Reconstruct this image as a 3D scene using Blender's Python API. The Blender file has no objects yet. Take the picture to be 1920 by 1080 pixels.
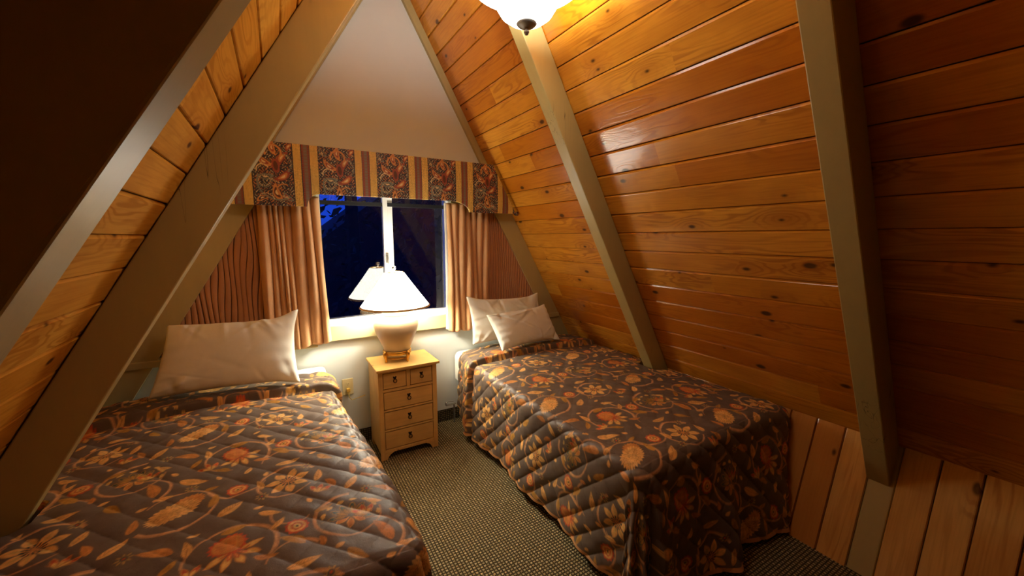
import bpy, bmesh, math, random
import numpy as np
from mathutils import Vector, Matrix, noise as mnoise

C = bpy.context.scene.collection
SC = bpy.context.scene
R = math.radians

# ------------------------------------------------------------------ camera
cam_d = bpy.data.cameras.new('camera')
cam_d.sensor_width = 36.0
cam_d.lens = 738.0 / 1920.0 * 36.0
cam_d.clip_start = 0.02
cam = bpy.data.objects.new('camera', cam_d)
C.objects.link(cam)
cam.location = (0, 0, 1.45)
cam.rotation_euler = (R(90 - 7.335), 0, -R(30.771))
SC.camera = cam

# ------------------------------------------------------------------ world (deep blue dusk outside the window)
w = bpy.data.worlds.new('dusk')
SC.world = w
w.use_nodes = True
bg = w.node_tree.nodes['Background']
bg.inputs[0].default_value = (0.008, 0.05, 0.55, 1)
bg.inputs[1].default_value = 0.6

# ------------------------------------------------------------------ exposure
SC.view_settings.view_transform = 'Standard'
SC.view_settings.look = 'None'
SC.view_settings.gamma = 1.0
SC.view_settings.exposure = 0.88
SC.view_settings.use_curve_mapping = False
SC.cycles.max_bounces = 10
SC.cycles.diffuse_bounces = 4
SC.cycles.transparent_max_bounces = 12
SC.cycles.caustics_reflective = False
SC.cycles.caustics_refractive = False
SC.cycles.sample_clamp_indirect = 6.0
SC.cycles.use_denoising = True

TABLE_W = 52.0        # bulb of the bedside lamp
TABLE_COL = (1.0, 0.93, 0.75)
SHADE_E = 5.6
CEIL_W = 13.0         # bulbs inside the hanging bowl
CEIL_COL = (1.0, 0.97, 0.91)
BOWL_E = 4.6

# ------------------------------------------------------------------ room numbers
D = 2.835             # gable wall
YB = -2.6             # wall behind
KR, CR = 0.5658, 2.589     # right slope: x = CR - KR z
KL, CL = 0.59, -1.22       # left slope:  x = CL + KL z
ZR = (CR - CL) / (KR + KL) # ridge
XR = CR - KR * ZR
ZK = 0.55             # top of the low boarded walls
FXR, FXL = 2.075, -0.69    # floor edges


# ------------------------------------------------------------------ helpers
def link(o, parent=None):
    C.objects.link(o)
    if parent is not None:
        o.parent = parent
    return o


def tag(o, label=None, cat=None, group=None, kind=None):
    if label: o['label'] = label
    if cat: o['category'] = cat
    if group: o['group'] = group
    if kind: o['kind'] = kind
    return o


def empty(name, loc=(0, 0, 0), rz=0.0):
    o = bpy.data.objects.new(name, None)
    o.empty_display_size = 0.05
    o.location = loc
    o.rotation_euler = (0, 0, rz)
    return link(o)


def obj(name, bm, mats, parent=None, smooth=False, bevel=0.0, auto=None):
    me = bpy.data.meshes.new(name)
    bmesh.ops.recalc_face_normals(bm, faces=bm.faces[:])
    bm.to_mesh(me)
    bm.free()
    if not isinstance(mats, (list, tuple)): mats = [mats]
    for m in mats: me.materials.append(m)
    if smooth:
        for p in me.polygons: p.use_smooth = True
    o = bpy.data.objects.new(name, me)
    link(o, parent)
    if bevel > 0:
        b = o.modifiers.new('bevel', 'BEVEL')
        b.width = bevel; b.segments = 2; b.limit_method = 'ANGLE'; b.angle_limit = R(40)
    return o


def box(bm, x0, x1, y0, y1, z0, z1, mat=None, M=None):
    vs = [bm.verts.new((x, y, z)) for z in (z0, z1) for y in (y0, y1) for x in (x0, x1)]
    if M is not None:
        for v in vs: v.co = M @ v.co
    fs = []
    for f in ((0, 2, 3, 1), (4, 5, 7, 6), (0, 1, 5, 4), (2, 6, 7, 3), (0, 4, 6, 2), (1, 3, 7, 5)):
        fs.append(bm.faces.new([vs[i] for i in f]))
    if mat is not None:
        for f in fs: f.material_index = mat
    return fs


def lathe(bm, prof, cx=0, cy=0, seg=48, closed=False, M=None):
    rings = []
    for r, z in prof:
        if r < 1e-5:
            rings.append([bm.verts.new((cx, cy, z))])
        else:
            rings.append([bm.verts.new((cx + r * math.cos(2 * math.pi * i / seg), cy + r * math.sin(2 * math.pi * i / seg), z)) for i in range(seg)])
    for a, b in zip(rings[:-1], rings[1:]):
        for i in range(seg):
            j = (i + 1) % seg
            if len(a) == 1 and len(b) == 1: continue
            if len(a) == 1: bm.faces.new((a[0], b[i], b[j]))
            elif len(b) == 1: bm.faces.new((a[i], b[0], a[j]))
            else: bm.faces.new((a[i], b[i], b[j], a[j]))
    if M is not None:
        for rg in rings:
            for v in rg: v.co = M @ v.co


def tube(bm, pts, rad, seg=8, closed=False):
    pts = [Vector(p) for p in pts]
    n = len(pts)
    rings = []
    up = None
    for i, p in enumerate(pts):
        if closed: t = pts[(i + 1) % n] - pts[i - 1]
        else: t = pts[min(i + 1, n - 1)] - pts[max(i - 1, 0)]
        if t.length < 1e-9: t = Vector((0, 0, 1))
        t.normalize()
        if up is None:
            up = Vector((0, 0, 1)) if abs(t.z) < 0.9 else Vector((1, 0, 0))
        s = t.cross(up)
        if s.length < 1e-6: s = t.cross(Vector((0, 1, 0)))
        s.normalize()
        up = s.cross(t).normalized()
        r = rad[i] if isinstance(rad, (list, tuple)) else rad
        rings.append([bm.verts.new(p + (s * math.cos(2 * math.pi * k / seg) + up * math.sin(2 * math.pi * k / seg)) * r) for k in range(seg)])
    m = n if closed else n - 1
    for i in range(m):
        a, b = rings[i], rings[(i + 1) % n]
        for k in range(seg):
            j = (k + 1) % seg
            bm.faces.new((a[k], a[j], b[j], b[k]))
    if not closed:
        bm.faces.new(rings[0][::-1]); bm.faces.new(rings[-1])


def prism_poly(bm, poly, axis, a, b):
    """extrude a 2-d polygon (list of (p,q)) along an axis between a and b"""
    def P(p, q, t):
        if axis == 'y': return (p, t, q)
        if axis == 'x': return (t, p, q)
        return (p, q, t)
    A = [bm.verts.new(P(p, q, a)) for p, q in poly]
    B = [bm.verts.new(P(p, q, b)) for p, q in poly]
    bm.faces.new(A); bm.faces.new(B[::-1])
    n = len(poly)
    for i in range(n):
        j = (i + 1) % n
        bm.faces.new((A[i], B[i], B[j], A[j]))


def grid_mesh(name, P, mats, parent=None, col=None, uv=None, keep=None, smooth=True):
    """P: (nv, nu, 3) numpy positions -> one quad mesh, optional point colour"""
    nv, nu = P.shape[:2]
    idx = np.arange(nv * nu).reshape(nv, nu)
    q = np.stack([idx[:-1, :-1], idx[:-1, 1:], idx[1:, 1:], idx[1:, :-1]], -1).reshape(-1, 4)
    if keep is not None:
        k = keep.reshape(-1)
        q = q[k[q].all(1)]
        used = np.zeros(nv * nu, bool); used[q.reshape(-1)] = True
        remap = np.cumsum(used) - 1
        q = remap[q]
    else:
        used = np.ones(nv * nu, bool)
    V = P.reshape(-1, 3)[used].astype(np.float32)
    me = bpy.data.meshes.new(name)
    me.vertices.add(len(V)); me.vertices.foreach_set('co', V.reshape(-1))
    me.loops.add(q.size); me.loops.foreach_set('vertex_index', q.reshape(-1).astype(np.int32))
    me.polygons.add(len(q))
    me.polygons.foreach_set('loop_start', np.arange(0, q.size, 4, dtype=np.int32))
    me.polygons.foreach_set('loop_total', np.full(len(q), 4, dtype=np.int32))
    me.update(calc_edges=True)
    if smooth: me.polygons.foreach_set('use_smooth', np.ones(len(q), bool))
    if col is not None:
        a = me.color_attributes.new('Col', 'FLOAT_COLOR', 'POINT')
        c4 = np.ones((len(V), 4), np.float32); c4[:, :3] = col.reshape(-1, 3)[used]
        a.data.foreach_set('color', c4.reshape(-1))
    if not isinstance(mats, (list, tuple)): mats = [mats]
    for m in mats: me.materials.append(m)
    o = bpy.data.objects.new(name, me)
    return link(o, parent)


def s2l(c):
    return tuple(((v / 255.0) / 12.92 if v / 255.0 <= 0.04045 else ((v / 255.0 + 0.055) / 1.055) ** 2.4) for v in c)


# ------------------------------------------------------------------ node helpers
class NT:
    def __init__(s, name):
        s.m = bpy.data.materials.new(name); s.m.use_nodes = True
        s.t = s.m.node_tree; s.t.nodes.clear()
        s.out = s.t.nodes.new('ShaderNodeOutputMaterial')
        s.b = s.t.nodes.new('ShaderNodeBsdfPrincipled')
        s.t.links.new(s.b.outputs[0], s.out.inputs[0])
    def n(s, typ, **kw):
        x = s.t.nodes.new(typ)
        for k, v in kw.items(): setattr(x, k, v)
        return x
    def l(s, a, b): s.t.links.new(a, b)
    def setv(s, sock, v):
        if isinstance(v, bpy.types.NodeSocket): s.l(v, sock)
        else:
            if isinstance(v, (tuple, list)) and len(v) == 3 and sock.type == 'RGBA': v = (*v, 1)
            sock.default_value = v
    def math(s, op, a, b=0.0, c=None, clamp=False):
        x = s.n('ShaderNodeMath', operation=op, use_clamp=clamp)
        s.setv(x.inputs[0], a); s.setv(x.inputs[1], b)
        if c is not None: s.setv(x.inputs[2], c)
        return x.outputs[0]
    def mix(s, f, a, b, typ='MIX'):
        x = s.n('ShaderNodeMix', data_type='RGBA', blend_type=typ)
        s.setv(x.inputs[0], f); s.setv(x.inputs[6], a); s.setv(x.inputs[7], b)
        return x.outputs[2]
    def ramp(s, f, stops):
        x = s.n('ShaderNodeValToRGB')
        e = x.color_ramp.elements
        while len(e) < len(stops): e.new(0.5)
        for i, (p, c) in enumerate(stops):
            e[i].position = p; e[i].color = (*c, 1) if len(c) == 3 else c
        s.setv(x.inputs[0], f)
        return x.outputs[0]
    def mapr(s, f, a, b, c=0.0, d=1.0, smooth=False):
        x = s.n('ShaderNodeMapRange')
        if smooth: x.interpolation_type = 'SMOOTHSTEP'
        s.setv(x.inputs[0], f); s.setv(x.inputs[1], a); s.setv(x.inputs[2], b); s.setv(x.inputs[3], c); s.setv(x.inputs[4], d)
        return x.outputs[0]
    def comb(s, x, y, z):
        c = s.n('ShaderNodeCombineXYZ')
        s.setv(c.inputs[0], x); s.setv(c.inputs[1], y); s.setv(c.inputs[2], z)
        return c.outputs[0]
    def noise(s, vec, scale, detail=3, rough=0.5, dist=0.0):
        x = s.n('ShaderNodeTexNoise')
        if vec is not None: s.l(vec, x.inputs['Vector'])
        x.inputs['Scale'].default_value = scale; x.inputs['Detail'].default_value = detail
        x.inputs['Roughness'].default_value = rough; x.inputs['Distortion'].default_value = dist
        return x.outputs[0]
    def bump(s, h, strength=0.3, dist=0.01):
        x = s.n('ShaderNodeBump')
        x.inputs['Strength'].default_value = strength; x.inputs['Distance'].default_value = dist
        s.l(h, x.inputs['Height'])
        s.l(x.outputs[0], s.b.inputs['Normal'])
        return x
    def set(s, **kw):
        for k, v in kw.items():
            s.setv(s.b.inputs[k.replace('_', ' ')], v)
        return s


def simple(name, col, rough=0.6, metal=0.0, nscale=30.0, namt=0.06, bump=0.0, spec=0.5, **kw):
    m = NT(name)
    tc = m.n('ShaderNodeTexCoord').outputs['Object']
    f = m.noise(tc, nscale, 4)
    d = tuple(max(0, v * (1 - namt * 2)) for v in col); u = tuple(min(1, v * (1 + namt * 2)) for v in col)
    m.set(Base_Color=m.mix(f, d, u), Roughness=rough, Metallic=metal)
    m.b.inputs['Specular IOR Level'].default_value = spec
    if bump: m.bump(f, bump, 0.004)
    for k, v in kw.items(): m.setv(m.b.inputs[k.replace('_', ' ')], v)
    return m.m


def wood(name, axis_uv, cols, pw, rough=0.32, coat=0.32, knots=True, gscale=1.0, vary=0.5, red=None, bumpk=0.15, spec=0.3):
    """boards: UV x = metres along the board, UV y = metres across; UV seam id from floor(y / pw)."""
    m = NT(name)
    uv = m.n('ShaderNodeUVMap', uv_map='UVMap').outputs[0]
    sp = m.n('ShaderNodeSeparateXYZ'); m.l(uv, sp.inputs[0])
    u, v = sp.outputs[0], sp.outputs[1]
    pid = m.math('FLOOR', m.math('DIVIDE', v, pw))
    # board joints along the length: different lengths of board
    wn0 = m.n('ShaderNodeTexWhiteNoise', noise_dimensions='1D'); m.l(pid, wn0.inputs['W'])
    seg = m.math('FLOOR', m.math('DIVIDE', m.math('ADD', u, m.math('MULTIPLY', wn0.outputs[0], 5.0)), 2.6))
    pid2 = m.math('ADD', m.math('MULTIPLY', pid, 17.3), m.math('MULTIPLY', seg, 5.7))
    wn = m.n('ShaderNodeTexWhiteNoise', noise_dimensions='1D'); m.l(pid2, wn.inputs['W'])
    rnd = wn.outputs[0]
    sc = m.n('ShaderNodeSeparateColor'); m.l(wn.outputs['Color'], sc.inputs[0])
    # grain coordinates, each board elsewhere in the log
    gu = m.math('ADD', m.math('MULTIPLY', u, 1.0), m.math('MULTIPLY', rnd, 37.0))
    gv = m.math('ADD', m.math('MULTIPLY', v, 1.0), m.math('MULTIPLY', sc.outputs[1], 11.0))
    # knots
    kv = m.comb(m.math('MULTIPLY', gu, 3.0), m.math('MULTIPLY', gv, 5.5), m.math('MULTIPLY', pid2, 3.1))
    vo = m.n('ShaderNodeTexVoronoi', feature='F1', voronoi_dimensions='2D'); m.l(kv, vo.inputs['Vector']); vo.inputs['Scale'].default_value = 1.0
    vsep = m.n('ShaderNodeSeparateColor'); m.l(vo.outputs['Color'], vsep.inputs[0])
    kd = vo.outputs['Distance']
    ksize = m.mapr(vsep.outputs[0], 0.3, 1.0, 0.01, 0.08)
    kmask = m.mapr(m.math('SUBTRACT', kd, ksize), -0.035, 0.02, 1.0, 0.0, True)
    khas = m.math('GREATER_THAN', vsep.outputs[0], 0.5)
    kmask = m.math('MULTIPLY', kmask, khas)
    kinf = m.math('MULTIPLY', m.mapr(kd, 0.0, 0.42, 1.0, 0.0, True), khas)
    # cathedral figure: long stretched noise taken through a sine
    fv = m.comb(m.math('MULTIPLY', gu, 0.9), m.math('MULTIPLY', gv, 7.0), m.math('MULTIPLY', pid2, 1.7))
    fig = m.noise(fv, 1.0, 3, 0.5, 0.3)
    fig = m.math('ADD', fig, m.math('MULTIPLY', kinf, 0.16))
    rings = m.math('SINE', m.math('MULTIPLY', fig, 95.0 * gscale))
    rings = m.mapr(rings, -0.2, 1.0, 0.0, 1.0, True)
    show = m.mapr(m.noise(m.comb(m.math('MULTIPLY', gu, 1.6), m.math('MULTIPLY', gv, 5.0), pid2), 1.0, 2), 0.42, 0.66, 0.12, 0.85, True)
    rings = m.math('MULTIPLY', rings, show)
    fine = m.noise(m.comb(m.math('MULTIPLY', gu, 5.0), m.math('MULTIPLY', gv, 150.0), pid2), 1.0, 3)
    blot = m.noise(m.comb(m.math('MULTIPLY', gu, 2.5), m.math('MULTIPLY', gv, 6.0), pid2), 1.0, 3)
    base = m.mix(m.math('MULTIPLY', rnd, 1.0), cols[0], cols[1])
    base = m.mix(m.math('MULTIPLY', m.math('GREATER_THAN', sc.outputs[0], 0.72), vary), base, red or cols[2])
    base = m.mix(m.mapr(blot, 0.35, 0.75, 0.0, 0.45), base, cols[2])
    base = m.mix(m.math('MULTIPLY', rings, 0.62), base, cols[2])
    base = m.mix(m.mapr(fine, 0.45, 0.8, 0.0, 0.35), base, cols[2])
    if knots:
        base = m.mix(m.math('MULTIPLY', kinf, 0.35), base, cols[2])
        base = m.mix(m.math('MULTIPLY', kmask, 0.88), base, cols[3])
    # dark groove between boards
    fr = m.math('FRACT', m.math('DIVIDE', v, pw))
    g = m.math('MINIMUM', fr, m.math('SUBTRACT', 1.0, fr))
    gm = m.mapr(g, 0.004, 0.014, 1.0, 0.0, True)
    base = m.mix(m.math('MULTIPLY', gm, 0.9), base, (0.018, 0.007, 0.002))
    rr = m.math('ADD', rough, m.math('MULTIPLY', rings, 0.08))
    m.set(Base_Color=base, Roughness=rr)
    m.b.inputs['Coat Weight'].default_value = coat
    m.b.inputs['Coat Roughness'].default_value = 0.15
    m.b.inputs['Specular IOR Level'].default_value = spec
    h = m.math('ADD', m.math('MULTIPLY', rings, 0.5), m.math('MULTIPLY', fine, 0.25))
    h = m.math('ADD', h, m.math('MULTIPLY', m.noise(m.comb(m.math('MULTIPLY', u, 2), m.math('MULTIPLY', v, 9), pid2), 1.0, 2), 2.0))
    bp = m.bump(h, bumpk, 0.003)
    m.l(bp.outputs[0], m.b.inputs['Coat Normal'])
    return m.m


# ------------------------------------------------------------------ materials
M = {}
PW = 0.1190
M['plank'] = wood('varnished_pine', None, [s2l((234, 168, 58)), s2l((214, 140, 32)), s2l((158, 82, 10)), s2l((44, 22, 8))], PW, red=s2l((192, 106, 14)), vary=0.45, coat=0.8, rough=0.3, spec=0.2)
M['plank_left'] = wood('pale_yellow_pine', None, [s2l((238, 182, 78)), s2l((226, 162, 52)), s2l((178, 108, 26)), s2l((70, 36, 16))], PW, red=s2l((214, 150, 58)), vary=0.4, coat=0.0, rough=0.7, spec=0.04)
M['plank_low'] = wood('worn_fir', None, [s2l((240, 194, 116)), s2l((228, 168, 86)), s2l((176, 112, 48)), s2l((60, 30, 14))], 0.115, rough=0.3, coat=0.7, gscale=0.7, bumpk=0.25)
M['plank_back'] = wood('low_bounce_dark_boards', None, [s2l((96, 52, 24)), s2l((84, 42, 18)), s2l((60, 28, 10)), s2l((26, 12, 6))], PW, red=s2l((80, 38, 16)))  # browns kept dark so the unseen back wall bounces little light


def paint(name, col, rough=0.4, cracks=True):
    m = NT(name)
    tc = m.n('ShaderNodeTexCoord').outputs['Object']
    mp = m.n('ShaderNodeMapping'); m.l(tc, mp.inputs[0]); mp.inputs['Scale'].default_value = (9, 9, 1.6)
    f = m.noise(mp.outputs[0], 3.0, 5, 0.6)
    f2 = m.noise(tc, 2.2, 2)
    c = m.mix(f, tuple(v * 0.9 for v in col), tuple(min(1, v * 1.08) for v in col))
    c = m.mix(m.mapr(f2, 0.4, 0.7, 0, 0.18), c, tuple(v * 0.8 for v in col))
    if cracks:
        mp2 = m.n('ShaderNodeMapping'); m.l(tc, mp2.inputs[0]); mp2.inputs['Scale'].default_value = (26, 26, 1.3)
        ck = m.noise(mp2.outputs[0], 1.0, 2, 0.4)
        cm = m.math('MULTIPLY', m.mapr(m.math('ABSOLUTE', m.math('SUBTRACT', ck, 0.5)), 0.0, 0.006, 1.0, 0.0), m.mapr(m.noise(tc, 1.7, 1), 0.6, 0.66, 0.0, 1.0))
        c = m.mix(m.math('MULTIPLY', cm, 0.8), c, (0.03, 0.02, 0.01))
    m.set(Base_Color=c, Roughness=rough)
    m.bump(f, 0.25, 0.002)
    return m.m


M['beam'] = paint('beige_beam_paint', s2l((188, 170, 110)), 0.36)
M['trim'] = paint('beige_trim_paint', s2l((188, 172, 118)), 0.42, cracks=False)
M['wallw'] = simple('cream_plaster', s2l((222, 228, 226)), 0.85, nscale=6, namt=0.02, bump=0.05)
M['window_wood'] = simple('cream_casing_paint', s2l((198, 186, 142)), 0.45, nscale=8, namt=0.03)
M['vinyl'] = simple('white_window_vinyl', s2l((236, 236, 232)), 0.35, nscale=8, namt=0.01)
M['black'] = simple('black_rubber', (0.012, 0.012, 0.014), 0.6)
M['sheet'] = simple('white_cotton', s2l((238, 238, 228)), 0.85, nscale=40, namt=0.015, bump=0.1)
M['lining'] = simple('white_curtain_lining', s2l((232, 228, 218)), 0.85, nscale=40, namt=0.02)
M['ceramic'] = simple('cream_ceramic', s2l((206, 182, 152)), 0.3, nscale=5, namt=0.02)
M['brass'] = simple('aged_brass', s2l((206, 158, 74)), 0.3, 1.0, nscale=40, namt=0.12)
M['nickel'] = simple('brushed_nickel', s2l((150, 144, 134)), 0.5, 0.6, nscale=60, namt=0.05)
M['iron'] = simple('dark_iron', s2l((48, 34, 26)), 0.45, 0.8, nscale=60, namt=0.1)
M['crystal'] = simple('clear_glass_knob', (0.95, 0.95, 0.95), 0.05, nscale=5, namt=0.0, Transmission_Weight=0.9)
M['outlet'] = simple('ivory_plastic', s2l((232, 218, 170)), 0.4, nscale=5, namt=0.01)
M['plugm'] = simple('yellowed_plastic', s2l((206, 176, 80)), 0.4, nscale=5, namt=0.02)
M['screen'] = simple('dark_screen', (0.004, 0.016, 0.05), 0.35, nscale=5, namt=0.0)
M['bark'] = simple('dark_bark', (0.02, 0.015, 0.01), 0.9)
M['leaf'] = simple('dark_leaf', (0.012, 0.02, 0.012), 0.8)
M['ground'] = simple('dark_ground', (0.02, 0.022, 0.018), 0.95)
M['mattress'] = simple('mattress_ticking', s2l((226, 224, 220)), 0.85, nscale=60, namt=0.02)
M['bedbase'] = simple('dark_box_cloth', s2l((70, 62, 54)), 0.9)


def cloth(name, col, scale=900, sheen=0.2, rough=0.75):
    m = NT(name)
    tc = m.n('ShaderNodeTexCoord').outputs['Object']
    f = m.noise(tc, 14, 4)
    c = m.mix(f, tuple(v * 0.86 for v in col), tuple(min(1, v * 1.1) for v in col))
    m.set(Base_Color=c, Roughness=rough)
    m.b.inputs['Sheen Weight'].default_value = sheen
    wv = m.noise(tc, 420, 2)
    m.bump(wv, 0.15, 0.001)
    return m.m


M['curtain'] = cloth('terracotta_curtain_cloth', s2l((212, 162, 112)))
M['pleat'] = cloth('terracotta_panel_cloth', s2l((192, 138, 96)))


def colmat(name, rough=0.5, sheen=0.0, bumps=0.1, nsc=300, spec=0.5):
    m = NT(name)
    a = m.n('ShaderNodeAttribute', attribute_name='Col')
    tc = m.n('ShaderNodeTexCoord').outputs['Object']
    f = m.noise(tc, 9, 3)
    c = m.mix(1.0, a.outputs['Color'], m.mix(f, (0.82, 0.82, 0.82), (1.12, 1.12, 1.12)), 'MULTIPLY')
    m.set(Base_Color=c, Roughness=rough)
    m.b.inputs['Sheen Weight'].default_value = sheen
    m.b.inputs['Specular IOR Level'].default_value = spec
    h = m.noise(tc, nsc, 2)
    h2 = m.noise(tc, 28, 3)
    m.bump(m.math('ADD', m.math('MULTIPLY', h, 0.15), h2), bumps, 0.006)
    return m.m


M['spread'] = colmat('quilted_floral_sateen', 0.5, 0.0, 0.3, spec=0.36)
M['valance'] = colmat('paisley_stripe_chintz', 0.5, 0.0, 0.1)

# carpet: woven squares with dark gaps
def carpet(name, dark=1.0, vert=False):
    m = NT(name)
    tc = m.n('ShaderNodeTexCoord').outputs['Object']
    sp = m.n('ShaderNodeSeparateXYZ'); m.l(tc, sp.inputs[0])
    X, Y = sp.outputs[0], (sp.outputs[2] if vert else sp.outputs[1])
    p = 0.0155
    fx = m.math('FRACT', m.math('DIVIDE', X, p)); fy = m.math('FRACT', m.math('DIVIDE', Y, p))
    ix = m.math('FLOOR', m.math('DIVIDE', X, p)); iy = m.math('FLOOR', m.math('DIVIDE', Y, p))
    ax = m.math('ABSOLUTE', m.math('SUBTRACT', fx, 0.5)); ay = m.math('ABSOLUTE', m.math('SUBTRACT', fy, 0.5))
    mx = m.math('MAXIMUM', ax, ay)
    lump = m.mapr(mx, 0.2, 0.46, 1.0, 0.0, True)
    par = m.math('MODULO', m.math('ADD', ix, iy), 2.0)
    par = m.math('ABSOLUTE', par)
    wn = m.n('ShaderNodeTexWhiteNoise', noise_dimensions='2D'); m.l(m.comb(ix, iy, 0), wn.inputs['Vector'])
    n1 = m.noise(tc, 420, 2)
    c1 = m.mix(wn.outputs[0], s2l((186, 168, 124)), s2l((216, 194, 146)))
    c2 = m.mix(wn.outputs[0], s2l((160, 144, 104)), s2l((188, 166, 122)))
    c = m.mix(par, c1, c2)
    c = m.mix(m.mapr(n1, 0.4, 0.75, 0, 0.5), c, s2l((92, 76, 52)))
    gapc = m.mix(wn.outputs[0], s2l((74, 62, 40)), s2l((58, 54, 42)))
    c = m.mix(lump, gapc, c)
    if dark != 1.0: c = m.mix(1.0, c, (dark, dark, dark), 'MULTIPLY')
    m.set(Base_Color=c, Roughness=0.95)
    m.b.inputs['Specular IOR Level'].default_value = 0.1
    m.bump(m.math('ADD', lump, m.math('MULTIPLY', n1, 0.4)), 0.9, 0.006)
    return m.m


M['carpet'] = carpet('woven_waffle_carpet')
M['carpet_base'] = carpet('carpet_base_strip', 0.55, True)


def pine(name, axis='x', col=(232, 190, 116)):
    m = NT(name)
    tc = m.n('ShaderNodeTexCoord').outputs['Object']
    mp = m.n('ShaderNodeMapping'); m.l(tc, mp.inputs[0])
    mp.inputs['Scale'].default_value = {'x': (2, 30, 30), 'z': (30, 30, 2), 'y': (30, 2, 30)}[axis]
    f = m.noise(mp.outputs[0], 1.6, 4, 0.6, 0.6)
    f2 = m.noise(tc, 7.0, 2)
    c = m.mix(f, s2l(tuple(v * 0.86 for v in col)), s2l(tuple(min(255, v * 1.07) for v in col)))
    c = m.mix(m.mapr(f2, 0.45, 0.75, 0, 0.4), c, s2l((190, 132, 62)))
    vo = m.n('ShaderNodeTexVoronoi', feature='F1'); m.l(tc, vo.inputs['Vector']); vo.inputs['Scale'].default_value = 7.0
    km = m.mapr(vo.outputs['Distance'], 0.035, 0.07, 1.0, 0.0, True)
    c = m.mix(m.math('MULTIPLY', km, 0.75), c, s2l((110, 62, 26)))
    m.set(Base_Color=c, Roughness=0.42)
    m.bump(f, 0.12, 0.002)
    return m.m


M['pine_x'] = pine('honey_pine', 'x')
M['pine_z'] = pine('honey_pine_upright', 'z')
M['gapdark'] = simple('gap_shade', s2l((70, 42, 18)), 0.9)  # stands in for the shade between drawer fronts


def emis(name, col, e, base=(0.9, 0.9, 0.88), rough=0.6, trans=False):
    m = NT(name)
    tc = m.n('ShaderNodeTexCoord').outputs['Object']
    f = m.noise(tc, 6, 2)
    m.set(Base_Color=base, Roughness=rough)
    m.set(Emission_Color=m.mix(f, tuple(v * 0.95 for v in col), col), Emission_Strength=e)
    return m.m


M['shade'] = emis('lit_parchment_shade', (1.0, 0.95, 0.80), SHADE_E, s2l((240, 230, 205)), 0.7)
M['bulb'] = emis('lit_bulb', TABLE_COL, TABLE_W * 7.5, (0.9, 0.9, 0.9), 0.5)
M['shade_trim'] = simple('tan_shade_binding', s2l((206, 170, 110)), 0.7)
M['bowl'] = emis('lit_alabaster_glass', (1.0, 0.95, 0.86), BOWL_E, s2l((250, 246, 236)), 0.3)

# window glass
gm = NT('window_glass')
gm.b.inputs['Base Color'].default_value = (0.9, 0.93, 0.95, 1)
tcn = gm.n('ShaderNodeTexCoord').outputs['Object']
gm.set(Roughness=gm.mapr(gm.noise(tcn, 3, 1), 0, 1, 0.0, 0.012))
gm.b.inputs['Transmission Weight'].default_value = 1.0
gm.b.inputs['IOR'].default_value = 1.65
M['glass'] = gm.m

# ------------------------------------------------------------------ the shell
def uvs_from(bm, fn):
    lay = bm.loops.layers.uv.new('UVMap')
    for f in bm.faces:
        for lp in f.loops: lp[lay].uv = fn(lp.vert.co)


# slope board profile: each board has a small bevel on both long edges (real V-groove)
def slope_boards(name, side):
    k, c = (KR, CR) if side > 0 else (KL, CL)
    L = math.hypot(1, k)
    # s measured up the slope from z = ZK
    dz = PW / L
    seams0 = 2.096 if side > 0 else 2.070
    # align a seam to the measured one
    off = (seams0 / dz) % 1.0
    n_z = []
    z = ((ZK / dz) - off)
    i0 = math.floor(z)
    bm = bmesh.new(); lay = bm.loops.layers.uv.new('UVMap')
    nx, nz = (-1 / L, -k / L) if side > 0 else (1 / L, -k / L)   # into the room
    def P(zz, depth, y):
        x = (c - k * zz) if side > 0 else (c + k * zz)
        return Vector((x + nx * depth, y, zz + nz * depth))
    i = i0
    random.seed(4 + side)
    while True:
        za = (i + off) * dz; zb = za + dz
        if za > ZR: break
        a = max(za, ZK - 0.02); b = min(zb, ZR + 0.02)
        i += 1
        if b <= a + 0.003: continue
        tilt = random.uniform(-0.0012, 0.0012)
        g = 0.0030
        prof = [(a, -0.012), (a + g * 0.4, -0.010), (a + g, -0.0012), (a + g * 1.9, tilt), (b - 0.0085, -tilt), (b - 0.0070, -0.0012), (b - 0.0012, -0.0052), (b - 0.0008, -0.010), (b, -0.012)]
        vid = (i0 + 400) + (i - 1 - i0)
        ys = [YB, D + 0.0]
        prev = None
        for (zz, d) in prof:
            cur = [bm.verts.new(P(zz, d, y)) for y in ys]
            fr = min(max((zz - za) / dz, 0.0), 1.0)
            cv = (vid + 0.001 + 0.998 * fr) * PW
            if prev:
                f = bm.faces.new((prev[0][0], prev[0][1], cur[1], cur[0]))
                for lp in f.loops:
                    lp[lay].uv = (lp.vert.co.y + 3, prev[1] if lp.vert in prev[0] else cv)
            prev = (cur, cv)
    # backing
    lo, hi = -0.1, ZR + 0.03
    vs = [bm.verts.new(P(zz, -0.02, y)) for zz in (lo, hi) for y in (YB - 0.1, D + 0.12)]
    f = bm.faces.new((vs[0], vs[1], vs[3], vs[2]))
    vs2 = [bm.verts.new(P(zz, -0.06, y)) for zz in (lo, hi) for y in (YB - 0.1, D + 0.12)]
    bm.faces.new((vs2[0], vs2[2], vs2[3], vs2[1]))
    me = bpy.data.meshes.new(name); bm.to_mesh(me); bm.free(); me.materials.append(M['plank'] if side > 0 else M['plank_left'])
    return link(bpy.data.objects.new(name, me))


o = slope_boards('wall_right', 1); tag(o, 'sloping varnished orange pine board wall on the right side', 'wall', kind='structure')
o = slope_boards('wall_left', -1); tag(o, 'sloping pine board wall on the left side above the bed', 'wall', kind='structure')


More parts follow.
